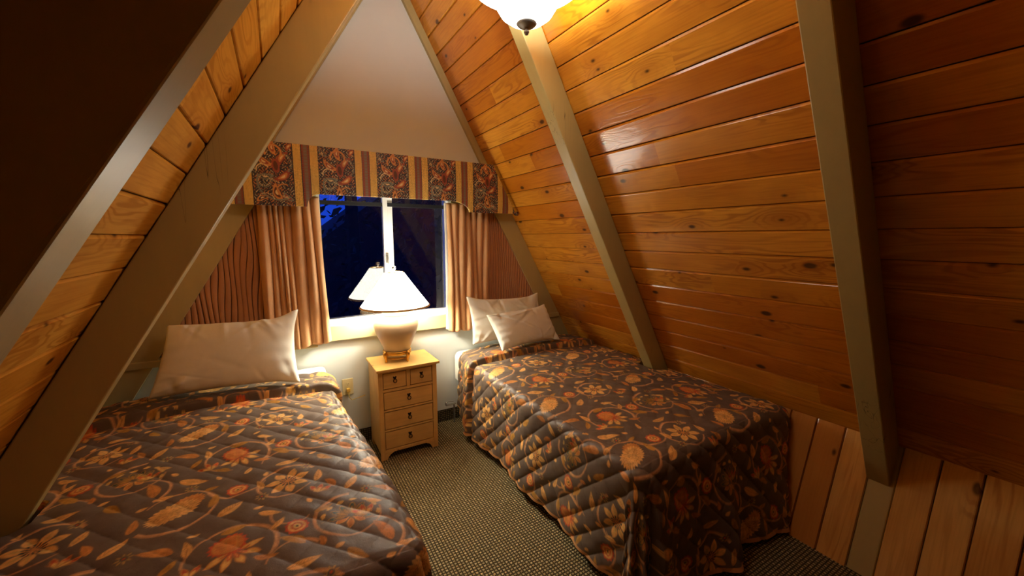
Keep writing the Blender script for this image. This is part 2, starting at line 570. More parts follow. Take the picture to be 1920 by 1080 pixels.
# low leaning board walls
def low_wall(name, side):
    bm = bmesh.new(); lay = bm.loops.layers.uv.new('UVMap')
    x0 = FXR if side > 0 else FXL
    x1 = (CR - KR * ZK) if side > 0 else (CL + KL * ZK)
    Ln = math.hypot(x1 - x0, ZK)
    nx, nz = (-ZK / Ln, abs(x1 - x0) / Ln) if side > 0 else (ZK / Ln, abs(x1 - x0) / Ln)
    pw = 0.115
    seams = []
    y = 0.3895 if side > 0 else 0.40
    ys = []
    # regular seams each 0.115 but with the painted strip 0.507..0.597
    edges = [0.597 + pw * i for i in range(22)]
    lower = [0.507 - pw * i for i in range(25)]
    allb = [(lower[i + 1], lower[i], 0) for i in range(24)] + [(0.507, 0.597, 1)] + [(edges[i], edges[i + 1], 0) for i in range(21)]
    random.seed(9)
    for n, (a, b, kind) in enumerate(allb):
        b = min(b, D); a = max(a, YB)
        if b - a < 0.01: continue
        g = 0.004
        lift = random.uniform(0, 0.003) - (0.006 if kind else 0)
        prof = [(a, -0.014), (a + g * .4, -0.01), (a + g, lift - 0.001), (a + 2 * g, lift), (b - 2 * g, lift), (b - g, lift - 0.001), (b - g * .4, -0.01), (b, -0.014)]
        prev = None
        for (yy, d) in prof:
            cur = []
            for t in (0.0, 1.0):
                cur.append(bm.verts.new((x0 + (x1 - x0) * t + nx * d, yy, ZK * t + nz * d)))
            cv = (n + 100 + 0.001 + 0.998 * (yy - a) / (b - a)) * pw
            if prev:
                f = bm.faces.new((prev[0][0], prev[0][1], cur[1], cur[0]))
                f.material_index = kind
                for lp in f.loops:
                    lp[lay].uv = (lp.vert.co.z + n * 1.3, prev[1] if lp.vert in prev[0] else cv)
            prev = (cur, cv)
    vs = [bm.verts.new((x0 + (x1 - x0) * t - nx * 0.05, y, ZK * t - nz * 0.05)) for t in (0, 1) for y in (YB, D)]
    bm.faces.new((vs[0], vs[1], vs[3], vs[2]))
    me = bpy.data.meshes.new(name); bm.to_mesh(me); bm.free()
    me.materials.append(M['plank_low']); me.materials.append(M['trim'])
    return link(bpy.data.objects.new(name, me))


o = low_wall('wall_lower_right', 1); tag(o, 'low leaning wall of worn upright fir boards beside the right bed', 'wall', kind='structure')
o = low_wall('wall_lower_left', -1); tag(o, 'low leaning board wall behind the left bed', 'wall', kind='structure')

bm = bmesh.new(); box(bm, FXL - 0.02, FXR + 0.02, YB, D, -0.05, 0.0)
o = obj('floor', bm, M['carpet']); tag(o, 'tan and olive waffle weave carpet floor between the beds', 'floor', kind='structure')

# gable wall with the window opening
WX0, WX1, WZ0, WZ1 = 0.235, 1.145, 0.862, 1.78
bm = bmesh.new()
def wallpiece(bm, poly): prism_poly(bm, poly, 'y', D, D + 0.12)
def xl_at(z): return CL + KL * z if z > ZK else FXL + (CL + KL * ZK - FXL) * z / ZK
def xr_at(z): return CR - KR * z if z > ZK else FXR + (CR - KR * ZK - FXR) * z / ZK
wallpiece(bm, [(FXL, 0), (FXR, 0), (xr_at(ZK), ZK), (xr_at(WZ0), WZ0), (xl_at(WZ0), WZ0), (xl_at(ZK), ZK)])
wallpiece(bm, [(xl_at(WZ0), WZ0), (WX0, WZ0), (WX0, WZ1), (xl_at(WZ1), WZ1)])
wallpiece(bm, [(WX1, WZ0), (xr_at(WZ0), WZ0), (xr_at(WZ1), WZ1), (WX1, WZ1)])
wallpiece(bm, [(xl_at(WZ1), WZ1), (xr_at(WZ1), WZ1), (XR, ZR)])
o = obj('wall_gable', bm, M['wallw']); tag(o, 'cream plaster end wall with the window', 'wall', kind='structure')

# wall behind the camera
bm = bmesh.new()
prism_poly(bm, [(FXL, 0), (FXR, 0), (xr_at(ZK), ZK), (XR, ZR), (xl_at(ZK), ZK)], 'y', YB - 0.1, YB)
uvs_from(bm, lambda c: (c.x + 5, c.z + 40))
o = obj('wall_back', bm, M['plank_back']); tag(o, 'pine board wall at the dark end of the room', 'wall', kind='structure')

# carpet strip along the gable wall
bm = bmesh.new(); box(bm, FXL + 0.01, FXR - 0.01, D - 0.008, D, 0, 0.095)
o = obj('baseboard_gable', bm, M['carpet_base'], bevel=0.002); tag(o, 'dark carpet strip along the foot of the cream wall', 'baseboard', kind='structure')

# ------------------------------------------------------------------ rafters
def rafter(n, side, y0, y1, depth, label, zlo=None):
    """beam lying under the slope between y0 and y1, sticking out by depth"""
    k, c = (KR, CR) if side > 0 else (KL, CL)
    L = math.hypot(1, k)
    nx, nz = (-1 / L, -k / L) if side > 0 else (1 / L, -k / L)
    def S(z): return Vector(((c - k * z) if side > 0 else (c + k * z), 0, z))
    # lower end cut by the low wall plane
    x0 = FXR if side > 0 else FXL
    x1 = (CR - KR * ZK) if side > 0 else (CL + KL * ZK)
    bm = bmesh.new()
    # foot: intersection of corner line with the low-wall line
    # corner line: S(z) + n*depth ; low wall line: (x0 + (x1-x0) t, ZK t)
    def corner(z): p = S(z); return p.x + nx * depth, p.z + nz * depth
    lo, hi = 0.0, 2.0
    for _ in range(50):
        mid = (lo + hi) / 2
        x, z = corner(mid)
        xk = x0 + (x1 - x0) * z / ZK
        inside = (x < xk) if side > 0 else (x > xk)
        if inside: hi = mid
        else: lo = mid
    fx, fz = corner(hi)
    # upper end: to the ridge centre line
    # corner x reaches XR
    for _ in range(1): pass
    ztop = None
    a, b = 0.5, 3.6
    for _ in range(50):
        mid = (a + b) / 2
        x, z = corner(mid)
        if (x > XR) if side > 0 else (x < XR): a = mid
        else: b = mid
    tx, tz = corner(a)
    off = 0.012
    poly = [(x1 - nx * off, ZK), (fx + (0.004 if side > 0 else -0.004), fz - 0.004), (tx, tz), (XR, ZR)]
    poly[0] = (x1, ZK - 0.01)
    segs = 24
    random.seed(n)
    # cross-section rounded slightly through bevel; long edges subdivided so the beam is not perfectly straight
    prism_poly(bm, poly, 'y', y0, y1)
    o = obj('trim_%d' % n, bm, M['beam'], bevel=0.004)
    tag(o, label, 'beam', kind='structure')
    return o


rafter(1, -1, 1.708, 1.788, 0.139, 'beige painted sloping beam left of the window, over the left bed')
rafter(2, -1, 0.522, 0.602, 0.166, 'beige sloping beam at the far left edge of the view')
rafter(3, 1, 1.708, 1.788, 0.128, 'beige painted sloping beam right of the window behind the right bed')
rafter(4, 1, 0.522, 0.602, 0.140, 'beige sloping beam nearest on the right wall, beyond the foot of the bed')
rafter(5, -1, -0.664, -0.584, 0.14, 'beige sloping beam on the left in the dark end of the room')
rafter(6, 1, -0.664, -0.584, 0.14, 'beige sloping beam on the right in the dark end of the room')

# trim boards following the slopes on the gable wall (wide below the valance, slim above)
def gable_trim(n, side, label):
    bm = bmesh.new()
    def X(z, wd): return (CR - KR * z - wd) if side > 0 else (CL + KL * z + wd)
    wide, slim = 0.158, 0.055
    zs = [ZK, 1.72]
    prism_poly(bm, [(X(ZK, 0), ZK), (X(ZK, wide), ZK), (X(1.72, wide), 1.72), (X(1.72, 0), 1.72)], 'y', D - 0.045, D)
    prism_poly(bm, [(X(1.72, 0), 1.72), (X(1.72, slim), 1.72), (X(ZR - 0.1, slim), ZR - 0.1), (X(ZR - 0.1, 0), ZR - 0.1)], 'y', D - 0.03, D)
    o = obj('trim_%d' % n, bm, M['trim'], bevel=0.002)
    tag(o, label, 'trim', kind='structure')


gable_trim(7, -1, 'beige trim board up the left slope of the cream end wall')
gable_trim(8, 1, 'beige trim board up the right slope of the cream end wall')

# rail along the wall at sill height
bm = bmesh.new()
box(bm, xl_at(0.75) + 0.17, 0.19, D - 0.03, D, 0.735, 0.79)
box(bm, xl_at(0.75) + 0.02, 0.19, D - 0.06, D - 0.03, 0.745, 0.782)
o = obj('trim_9', bm, M['trim'], bevel=0.004); tag(o, 'beige rail on the end wall behind the left bed pillow', 'trim', kind='structure')
bm = bmesh.new()
box(bm, 1.20, xr_at(0.75) - 0.17, D - 0.03, D, 0.735, 0.79)
box(bm, 1.20, xr_at(0.75) - 0.02, D - 0.06, D - 0.03, 0.745, 0.782)
o = obj('trim_10', bm, M['trim'], bevel=0.004); tag(o, 'beige rail on the end wall behind the right bed pillows', 'trim', kind='structure')

# ------------------------------------------------------------------ window
win = empty('window_1', (0, 0, 0)); tag(win, 'white sliding window at night with cream casing below', 'window', kind='structure')
bm = bmesh.new()
box(bm, WX0 - 0.06, WX1 + 0.06, D - 0.028, D, 0.762, 0.862)
box(bm, WX0 - 0.06, WX0, D - 0.02, D, 0.862, WZ1)
box(bm, WX1, WX1 + 0.06, D - 0.02, D, 0.862, WZ1)
obj('casing', bm, M['window_wood'], win, bevel=0.003)
bm = bmesh.new()
box(bm, WX0, WX1, D - 0.012, D + 0.12, 0.862, 0.878)
box(bm, WX0, WX0 + 0.02, D, D + 0.12, 0.878, WZ1)
box(bm, WX1 - 0.02, WX1, D, D + 0.12, 0.878, WZ1)
box(bm, WX0, WX1, D, D + 0.12, WZ1 - 0.02, WZ1)
obj('window_frame', bm, M['vinyl'], win, bevel=0.002)
GY = 2.895
MX0, MX1 = 0.655, 0.725
bm = bmesh.new()
box(bm, MX0, MX0 + 0.032, GY - 0.030, GY + 0.012, 0.878, WZ1 - 0.02)
box(bm, MX0 + 0.036, MX1, GY - 0.012, GY + 0.03, 0.878, WZ1 - 0.02)
box(bm, WX0 + 0.02, MX1, GY - 0.03, GY + 0.03, 0.876, 0.900)
box(bm, MX1, WX1 - 0.02, GY - 0.02, GY + 0.03, 0.876, 0.902)
obj('sash', bm, M['vinyl'], win, bevel=0.002)
bm = bmesh.new()
box(bm, WX0 + 0.018, MX0, GY - 0.02, GY + 0.02, 0.898, 0.905)
box(bm, WX0 + 0.018, WX0 + 0.027, GY - 0.02, GY + 0.02, 0.9, WZ1 - 0.02)
box(bm, WX0 + 0.018, WX1 - 0.018, GY - 0.02, GY + 0.02, 1.665, 1.69)
obj('gasket', bm, M['black'], win)
bm = bmesh.new(); box(bm, WX0 + 0.02, MX0 + 0.01, GY - 0.003, GY + 0.003, 0.89, WZ1 - 0.01)
obj('glass_pane', bm, M['glass'], win)
bm = bmesh.new(); box(bm, MX1 - 0.01, WX1 - 0.02, GY + 0.010, GY + 0.016, 0.89, WZ1 - 0.01)
obj('glass_pane', bm, M['glass'], win)
bm = bmesh.new()
box(bm, MX0 + 0.008, MX0 + 0.024, GY - 0.042, GY - 0.030, 1.27, 1.335)
tube(bm, [(MX0 + 0.016, GY - 0.046, 1.325), (MX0 + 0.018, GY - 0.056, 1.30), (MX0 + 0.020, GY - 0.05, 1.265)], 0.0045)
obj('latch', bm, M['nickel'], win, bevel=0.001)

# ------------------------------------------------------------------ outside: dark ground and a dark tree with dusk sky showing
bm = bmesh.new(); box(bm, -14, 16, D + 0.3, 22, -3.3, -3.0)
o = obj('ground', bm, M['ground']); tag(o, 'dark ground outside the window', 'ground', kind='structure')


def tree(loc, rad, h, n, seed, label, gap=None):
    random.seed(seed)
    t = empty('tree', loc); tag(t, label, 'tree')
    bm = bmesh.new()
    tube(bm, [(0, 0, 0), (0.05, 0, h * 0.5), (0, 0.05, h * 0.85)], [0.16, 0.11, 0.04], 8)
    obj('trunk', bm, M['bark'], t)
    bm = bmesh.new()
    for i in range(n):
        th = random.uniform(0, 2 * math.pi); ph = math.acos(random.uniform(-1, 1)); r = random.uniform(0.3, 1.0) ** 0.5
        c = Vector((rad * r * math.sin(ph) * math.cos(th), rad * 0.6 * r * math.sin(ph) * math.sin(th), h * 0.62 + h * 0.42 * r * math.cos(ph)))
        s = random.uniform(0.04, 0.10)
        a = Vector((random.gauss(0, 1), random.gauss(0, 1), random.gauss(0, 1))).normalized()
        b = a.orthogonal().normalized(); cc = a.cross(b)
        vs = [bm.verts.new(c + b * s), bm.verts.new(c + cc * s * 0.45), bm.verts.new(c - b * s), bm.verts.new(c - cc * s * 0.45)]
        bm.faces.new(vs)
    me = bpy.data.meshes.new('foliage'); bm.to_mesh(me); bm.free(); me.materials.append(M['leaf'])
    f = bpy.data.objects.new('foliage', me); link(f, t)


tree((1.0, 6.6, -3.0), 1.7, 8.5, 2600, 3, 'dark leafy tree outside the window with blue dusk showing through')
bm = bmesh.new()
prism_poly(bm, [(0.35, -3.0), (0.35, 1.02), (6.2, 5.5), (12.0, 1.6), (12.0, -3.0)], 'y', 9.6, 16.0)  # gabled mass added to block the dusk sky except one small corner
o = obj('sky_block_mass', bm, M['ground']); tag(o, 'added house-shaped dark mass beyond the window, blocking most of the sky', 'sky blocker')

# ------------------------------------------------------------------ printed cloth patterns (computed per vertex)
def sst(a, b, x):
    t = np.clip((x - a) / (b - a), 0, 1)
    return t * t * (3 - 2 * t)


def over(col, mask, c):
    return col * (1 - mask[..., None]) + np.asarray(c, np.float32) * mask[..., None]


LIN = lambda *c: np.array(s2l(c), np.float32)
AA = 0.0022


def hashn(x, y, s=1.0):
    return (np.sin(x * 127.1 * s + y * 311.7 * s) * 43758.5453) % 1.0


def floral(U, V):
    """crewel style print: vine rings holding flowers and leaves, brown ground. U, V in metres."""
    U = U.astype(np.float32); V = V.astype(np.float32)
    col = np.empty(U.shape + (3,), np.float32); col[:] = LIN(108, 94, 84)
    TW, TH = 0.62, 0.56
    OR = LIN(244, 188, 112); OR2 = LIN(218, 148, 80); VN = LIN(220, 168, 120); RD = LIN(212, 92, 52); YL = LIN(236, 194, 116)
    TE = LIN(62, 88, 84); DK = LIN(58, 34, 26); GO = LIN(196, 146, 66); SH = LIN(120, 66, 36)
    def local(cx, cy, ang=0.0, sc=1.0):
        x = (U - cx + TW / 2) % TW - TW / 2
        y = (V - cy + TH / 2) % TH - TH / 2
        ca, sa = math.cos(ang), math.sin(ang)
        return (x * ca + y * sa) / sc, (-x * sa + y * ca) / sc
    def ring(cx, cy, r, w, a0, a1, spiral=0.0, c=VN):
        nonlocal col
        x, y = local(cx, cy)
        rr = np.hypot(x, y); a = np.arctan2(y, x)
        t = ((a - a0) % (2 * math.pi)) / (a1 - a0)
        ok = (t <= 1.0)
        tw = w * (1.1 - 0.75 * t)
        rc = r * (1 - spiral * t)
        d = np.abs(rr - rc) - tw
        mk = (1 - sst(-AA, AA, d)) * ok
        col = over(col, mk, c)
        sh = (1 - sst(0, AA * 1.5, np.abs(rr - rc - tw * 0.55) - 0.0006)) * ok * 0.35
        col = over(col, sh * mk, SH)
    def leaf(cx, cy, ang, ln, wd, c=OR, bend=0.25, vein=True):
        nonlocal col
        x, y = local(cx, cy, ang)
        y = y - bend * (x * x / ln - ln * 0.12)
        t = np.clip(x / ln + 0.5, 0, 1)
        half = wd * 0.5 * np.maximum(np.sin(np.pi * t ** 0.75), 0) ** 0.9
        d = np.abs(y) - half
        inside = (np.abs(x) < ln / 2)
        mk = (1 - sst(-AA, AA, d)) * inside
        col = over(col, mk, c)
        if vein:
            v = (1 - sst(0.0004, 0.0022, np.abs(y))) * 0.55
            hh = (np.sin((x - np.abs(y) * 0.9) * 700.0) > 0.55) * (y > 0) * 0.45
            col = over(col, np.maximum(v, hh) * mk, OR2 * 0.55)
    def petals(cx, cy, ang, n, r0, r1, c, sharp=1.0, duty=0.8, a_span=2 * math.pi, edge=None):
        nonlocal col
        x, y = local(cx, cy, ang)
        rr = np.hypot(x, y); a = np.arctan2(y, x)
        k = a * n / (2 * math.pi)
        fr = np.abs(k - np.round(k)) * 2          # 0 in the petal centre, 1 between
        t = np.clip((rr - r0) / (r1 - r0), 0, 1)
        wd = duty * np.maximum(np.sin(np.pi * np.clip(t * 0.85 + 0.15, 0, 1)), 0) ** sharp
        scale = np.maximum(rr, 0.004) * math.pi / n
        d = (fr - wd) * scale
        ok = (rr > r0) & (rr < r1) & (np.abs(a) <= a_span / 2)
        mk = (1 - sst(-AA, AA, d)) * ok
        if edge is not None:
            col = over(col, mk, edge)
            mk = (1 - sst(-AA, AA, d + 0.0035)) * ok * (rr < r1 - 0.004)
        col = over(col, mk, c)
        return mk
    def disc(cx, cy, r, c, ser=0.0, n=20, sy=1.0, ang=0.0):
        nonlocal col
        x, y = local(cx, cy, ang)
        y = y / sy
        rr = np.hypot(x, y); a = np.arctan2(y, x)
        rad = r * (1 + ser * (np.abs(((a * n / (2 * math.pi)) % 1.0) - 0.5) * 2 - 0.5))
        mk = 1 - sst(-AA, AA, rr - rad)
        col = over(col, mk, c)
        return mk, x, y, rr, a
    # vine rings and their linking runs
    for (cx, cy, r, a0, a1) in ((0.14, 0.13, 0.112, -2.4, 2.6), (0.45, 0.13, 0.100, 0.5, 5.6), (0.29, 0.405, 0.115, -0.6, 4.6), (0.60, 0.41, 0.105, 1.4, 6.3)):
        ring(cx, cy, r, 0.0062, a0, a1, 0.16)
    ring(0.295, 0.215, 0.082, 0.0055, 3.4, 5.9, -0.15)
    ring(0.44, 0.29, 0.075, 0.005, 0.6, 3.0, 0.1)
    ring(0.02, 0.29, 0.085, 0.0055, -1.0, 1.7, 0.1)
    ring(0.45, 0.50, 0.06, 0.0045, 2.6, 5.6, 0.1)
    # leaves everywhere between the rings
    for (cx, cy, an, ln, wd, c) in ((0.285, 0.06, 0.7, 0.085, 0.034, OR), (0.30, 0.50, 0.2, 0.07, 0.026, GO), (0.05, 0.30, 1.9, 0.10, 0.036, OR2), (0.165, 0.29, -0.5, 0.10, 0.034, OR),
                                   (0.44, 0.37, 2.4, 0.082, 0.032, GO), (0.46, 0.265, 0.1, 0.085, 0.03, OR), (0.12, 0.50, 2.7, 0.095, 0.034, OR2), (0.02, 0.02, 0.9, 0.08, 0.03, OR),
                                   (0.585, 0.235, -0.9, 0.075, 0.030, GO), (0.33, 0.275, 1.2, 0.05, 0.02, OR), (0.16, 0.42, 1.0, 0.06, 0.022, GO), (0.575, 0.05, 2.0, 0.06, 0.024, OR2),
                                   (0.41, 0.465, 0.9, 0.055, 0.022, OR), (0.06, 0.44, -0.4, 0.05, 0.022, OR), (0.51, 0.33, 1.7, 0.04, 0.018, OR2), (0.225, 0.215, 0.2, 0.045, 0.018, GO)):
        leaf(cx, cy, an, ln, wd, c)
    for (cx, cy, an, ln, wd, c) in ((0.235, 0.135, 1.4, 0.075, 0.026, GO), (0.365, 0.155, 1.8, 0.06, 0.022, OR), (0.04, 0.105, 1.5, 0.07, 0.024, OR2), (0.545, 0.12, 1.3, 0.07, 0.026, OR),
                                   (0.19, 0.475, 1.7, 0.07, 0.024, OR), (0.375, 0.335, -0.3, 0.06, 0.022, OR2), (0.39, 0.53, -0.5, 0.07, 0.024, OR), (0.245, 0.325, 2.6, 0.065, 0.022, GO), (0.535, 0.475, 0.4, 0.06, 0.022, GO), (0.095, 0.225, 0.0, 0.06, 0.02, OR)):
        leaf(cx, cy, an, ln, wd, c)
    for (cx, cy, an) in ((0.36, 0.02, 0.4), (0.24, 0.27, 2.0), (0.385, 0.22, 1.2), (0.55, 0.29, 0.4), (0.10, 0.37, 2.4), (0.20, 0.53, 0.2), (0.50, 0.54, 1.9), (0.045, 0.19, 0.3)):
        leaf(cx, cy, an, 0.030, 0.016, OR, 0.1, False)
    # 1 big serrated cone leaf (two lobes)
    for (cx, cy, an, r) in ((0.14, 0.135, 0.5, 0.068),):
        disc(cx + 0.028, cy + 0.03, r * 0.62, OR2, 0.22, 17, 0.8, an)
        mk, x, y, rr, a = disc(cx - 0.008, cy - 0.008, r, OR, 0.2, 24, 0.62, an)
        col = over(col, mk * (1 - sst(0.0005, 0.0018, np.abs(y))) * 0.5, OR2 * 0.5)
        sp = (hashn(np.floor(x / 0.004), np.floor(y / 0.004)) > 0.8) * mk * (rr < r * 0.75) * 0.55
        col = over(col, sp, OR2 * 0.6)
        rad = (np.abs(((a * 24 / 6.283) % 1.0) - 0.5) < 0.1) * mk * (rr > r * 0.55) * 0.4
        col = over(col, rad, OR2 * 0.6)
    # 2 pointed star flower, dark stamens
    petals(0.45, 0.13, 0.3, 7, 0.006, 0.072, OR, 1.1, 0.85)
    petals(0.45, 0.13, 0.3, 7, 0.012, 0.062, YL * 0.9, 1.6, 0.28)
    mk, x, y, rr, a = disc(0.45, 0.13, 0.024, OR2)
    st = ((np.abs(((a * 12 / 6.283) % 1.0) - 0.5) < 0.22) & (rr > 0.008) & (rr < 0.026)).astype(np.float32)
    col = over(col, st, TE * 0.7)
    # 3 lotus: red crown over yellow petals
    petals(0.30, 0.40, -1.2, 9, 0.004, 0.074, YL, 1.0, 0.82, math.pi * 1.05, edge=OR2)
    mk, x, y, rr, a = disc(0.286, 0.432, 0.044, RD, 0.18, 16, 1.0)
    mk, x, y, rr, a = disc(0.286, 0.432, 0.037, OR2 * 1.05)
    sc2 = (np.sin(x * 800) * np.sin(y * 800) > 0.25) * mk * 0.6
    col = over(col, sc2, RD)
    petals(0.30, 0.40, -1.2, 9, 0.002, 0.040, OR, 1.0, 0.7, math.pi * 0.9, edge=RD)
    # 4 teal and gold fan flower with loose buds around it
    petals(0.60, 0.40, 1.3, 11, 0.012, 0.066, TE, 0.8, 0.92, math.pi * 1.25, edge=GO * 0.9)
    petals(0.60, 0.40, 1.3, 11, 0.010, 0.050, GO, 1.0, 0.5, math.pi * 1.25)
    petals(0.60, 0.40, 1.3, 13, 0.074, 0.088, YL, 1.0, 0.6, math.pi * 1.15)
    petals(0.60, 0.395, -1.84, 6, 0.004, 0.048, OR2, 1.0, 0.8, math.pi * 0.8, edge=OR)
    # 5 round rosettes
    for (cx, cy) in ((0.30, 0.165), (0.455, 0.425)):
        disc(cx, cy, 0.031, RD, 0.16, 11); disc(cx, cy, 0.024, OR); disc(cx, cy, 0.016, RD * 0.9, 0.15, 7); disc(cx, cy, 0.011, YL); disc(cx, cy, 0.004, DK)
    # 6 little teal daisies, red tulips
    for (cx, cy) in ((0.055, 0.515), (0.37, 0.075), (0.165, 0.245), (0.515, 0.20)):
        petals(cx, cy, 0.2, 8, 0.004, 0.021, YL * 0.7, 0.8, 0.55); disc(cx, cy, 0.0085, TE); disc(cx, cy, 0.004, RD)
    for (cx, cy, an) in ((0.21, 0.345, 1.9), (0.53, 0.005, 1.2), (0.02, 0.385, 1.6)):
        petals(cx, cy, an, 9, 0.0, 0.052, RD, 0.9, 0.9, 2.3, edge=OR2); petals(cx, cy, an, 9, 0.0, 0.032, YL, 0.9, 0.7, 2.3)
    lum = col.sum(-1)
    n1 = np.sin(U * 310 + 2.1 * np.sin(V * 240)) * np.sin(V * 280 + 1.9 * np.sin(U * 330))
    n2 = np.sin(U * 92 + 1.7 * np.sin(V * 71)) * np.sin(V * 88 + 1.9 * np.sin(U * 64))
    ink = lum > 0.42
    col = np.where(ink[..., None], col * (0.92 + 0.16 * n2 + 0.10 * n1)[..., None], col)
    # soft mottling of the dye
    mott = 0.5 + 0.5 * np.sin(U * 61 + np.sin(V * 47) * 2) * np.sin(V * 53 + np.sin(U * 39) * 2)
    col *= (0.93 + 0.12 * mott)[..., None]
    return np.clip(col, 0, 1)


# ------------------------------------------------------------------ beds
def make_spread(name, x0, x1, yf, yh, zt, dropL, dropR, dropF, tile_off, xlim, seed, fold_y, taper=0):
    """bedspread draped over [x0,x1] x [yf,yh] at height zt; drops over left, right and foot."""
    rho = 0.062
    du = 0.0035
    us = np.arange(-dropL, (x1 - x0) + dropR + du, du)
    # along the length: finer near the camera
    vs = [-dropF]
    while vs[-1] < (yh - yf):
        vs.append(vs[-1] + (0.0032 if vs[-1] < 0.9 else 0.0032 + 0.0016 * min(1, (vs[-1] - 0.9) / 0.7)))
    vs = np.array(vs)
    Ug, Vg = np.meshgrid(us, vs)
    W = x1 - x0
    ex = np.where(Ug < 0, Ug, np.where(Ug > W, Ug - W, 0.0))
    ey = np.where(Vg < 0, Vg, 0.0)
    r = np.hypot(ex, ey)
    rs = np.maximum(r, 1e-6)
    dx, dy = ex / rs, ey / rs
    bx = x0 + np.clip(Ug, 0, W); by = yf + np.maximum(Vg, 0)
    arc = rho * math.pi / 2
    inarc = r < arc
    out = np.where(inarc, rho * np.sin(np.minimum(r, arc) / rho), rho)
    down = np.where(inarc, rho * (1 - np.cos(np.minimum(r, arc) / rho)), rho + (r - arc))
    d = np.maximum(r - arc, 0)
    ph = np.arctan2(np.abs(ey), np.abs(ex))          # 0 side .. pi/2 foot, in the corner
    corner = (ex != 0) & (ey != 0)
    sper = by * 1.0 + bx * 1.0
    # loose folds of the hanging part
    fold = 0.10 * d * 0.35 + d * 0.035 * np.sin(by * 11.0 + seed) * (ey == 0) + d * (0.13 + 0.06 * (np.sin(bx * 15.0 + seed * 2) + 0.5 * np.sin(bx * 27 + seed))) * (ex == 0)
    fold = np.where(corner, 0.035 * d + d * (0.20 * np.sin(ph * 2) ** 2 * (0.6 + 0.4 * np.cos(ph * 12))), fold)
    out = out + fold
    # quilting: diamonds
    q1 = (Ug + Vg * 0.90 + 5) / 0.110; q2 = (Ug - Vg * 0.90 + 5) / 0.110
    a1 = np.abs(np.sin(np.pi * q1)); a2 = np.abs(np.sin(np.pi * q2))
    puff = np.where(r > 0.03, 0.011, 0.0050) * (a1 ** 0.55) * (0.55 + 0.45 * a2 ** 0.45) - 0.008
    wr = 0.0025 * np.sin(Ug * 34 + np.sin(Vg * 21) * 1.7) * np.sin(Vg * 29 + np.sin(Ug * 17 + seed) * 2) + 0.006 * np.sin(Ug * 6.3 + seed) * np.sin(Vg * 5.1 + seed * 2)
    h = puff + wr
    # normal direction blend: up on top, outward on the sides
    ang = np.minimum(r, arc) / rho
    nz = np.cos(ang); nh = np.sin(ang)
    # head fold
    by2 = by
    yy = by
    rise = 0.032 * sst(fold_y, fold_y + 0.020, yy) * (1 - 0.4 * sst(fold_y + 0.08, fold_y + 0.2, yy))
    groove = -0.022 * np.exp(-((yy - fold_y + 0.004 + 0.01 * np.sin(Ug * 9)) / 0.011) ** 2)
    h = h + rise + groove
    # sag at the rounded edges, crown in the middle
    crown = 0.018 * np.sin(np.pi * np.clip((bx - x0) / W, 0, 1)) ** 0.6
    X = bx + dx * (out + h * nh) - taper * (0.085 * np.clip((by - 1.1) / 1.35, 0, 1) if taper > 0 else 0.042 * sst(fold_y + 0.02, yh, by)) * (np.clip(Ug / W, 0, 1) if taper > 0 else 1 - np.clip(Ug / W, 0, 1))
    Y = by + dy * (out + h * nh)
    Z = zt + crown - down + h * nz
    Z = np.maximum(Z, 0.012 + 0.006 * np.sin(Ug * 40) ** 2)
    X = xlim(X, Y, Z)
    dmax = np.where(ex < 0, dropL, dropR)
    rmax = np.where(ey < 0, np.where(ex != 0, np.minimum(dmax, dropF) if dropF < 9 else dmax, dropF), dmax)
    # blend of the drop lengths through the corner
    cs = np.where(corner, np.sin(ph) ** 2, 0)
    rlim = np.where(corner, dmax * (1 - cs) + dropF * cs, np.where(ey < 0, dropF, dmax))
    headlift = 0.10 * sst(yh - 0.10, yh, by) ** 2
    keep = (r <= rlim - headlift * (ex < 0) + 1e-6)
    P = np.stack([X, Y, Z], -1)
    col = floral((Ug + tile_off[0]) / 1.02, (Vg + tile_off[1]) / 1.02)
    # cloth colour darkened along the stitched lines
    st = np.maximum(1 - sst(0.0, 0.035, a1), 0.6 * (1 - sst(0.0, 0.03, a2)))
    col = col * (1 - 0.5 * st[..., None])
    # bound hem
    hem = (rlim - r < 0.016) & (r > 0.02)
    col[hem] = LIN(214, 160, 108)
    o = grid_mesh(name, P, M['spread'], None, col, keep=keep)
    return o, P, keep


def lim_right(X, Y, Z):
    # stay clear of the right slope, low wall and beam foot
    lim = np.where(Z > ZK, CR - KR * Z, FXR + (CR - KR * ZK - FXR) * np.clip(Z, 0, ZK) / ZK) - 0.022
    beam = CR - KR * Z - 0.128 * 1.149 - 0.015
    near = 1 - sst(0.02, 0.10, np.abs(Y - 1.748) - 0.04)
    lim = np.where(Z > 0.3, np.minimum(lim, lim * (1 - near) + np.minimum(beam, lim) * near), lim)
    return np.minimum(X, lim)


def lim_left(X, Y, Z):
    lim = np.where(Z > ZK, CL + KL * Z, FXL + (CL + KL * ZK - FXL) * np.clip(Z, 0, ZK) / ZK) + 0.022
    beam = CL + KL * Z + 0.139 * 1.161 + 0.015
    near = 1 - sst(0.02, 0.10, np.abs(Y - 1.748) - 0.04)
    lim = np.where(Z > 0.3, np.maximum(lim, lim * (1 - near) + np.maximum(beam, lim) * near), lim)
    return np.maximum(X, lim)


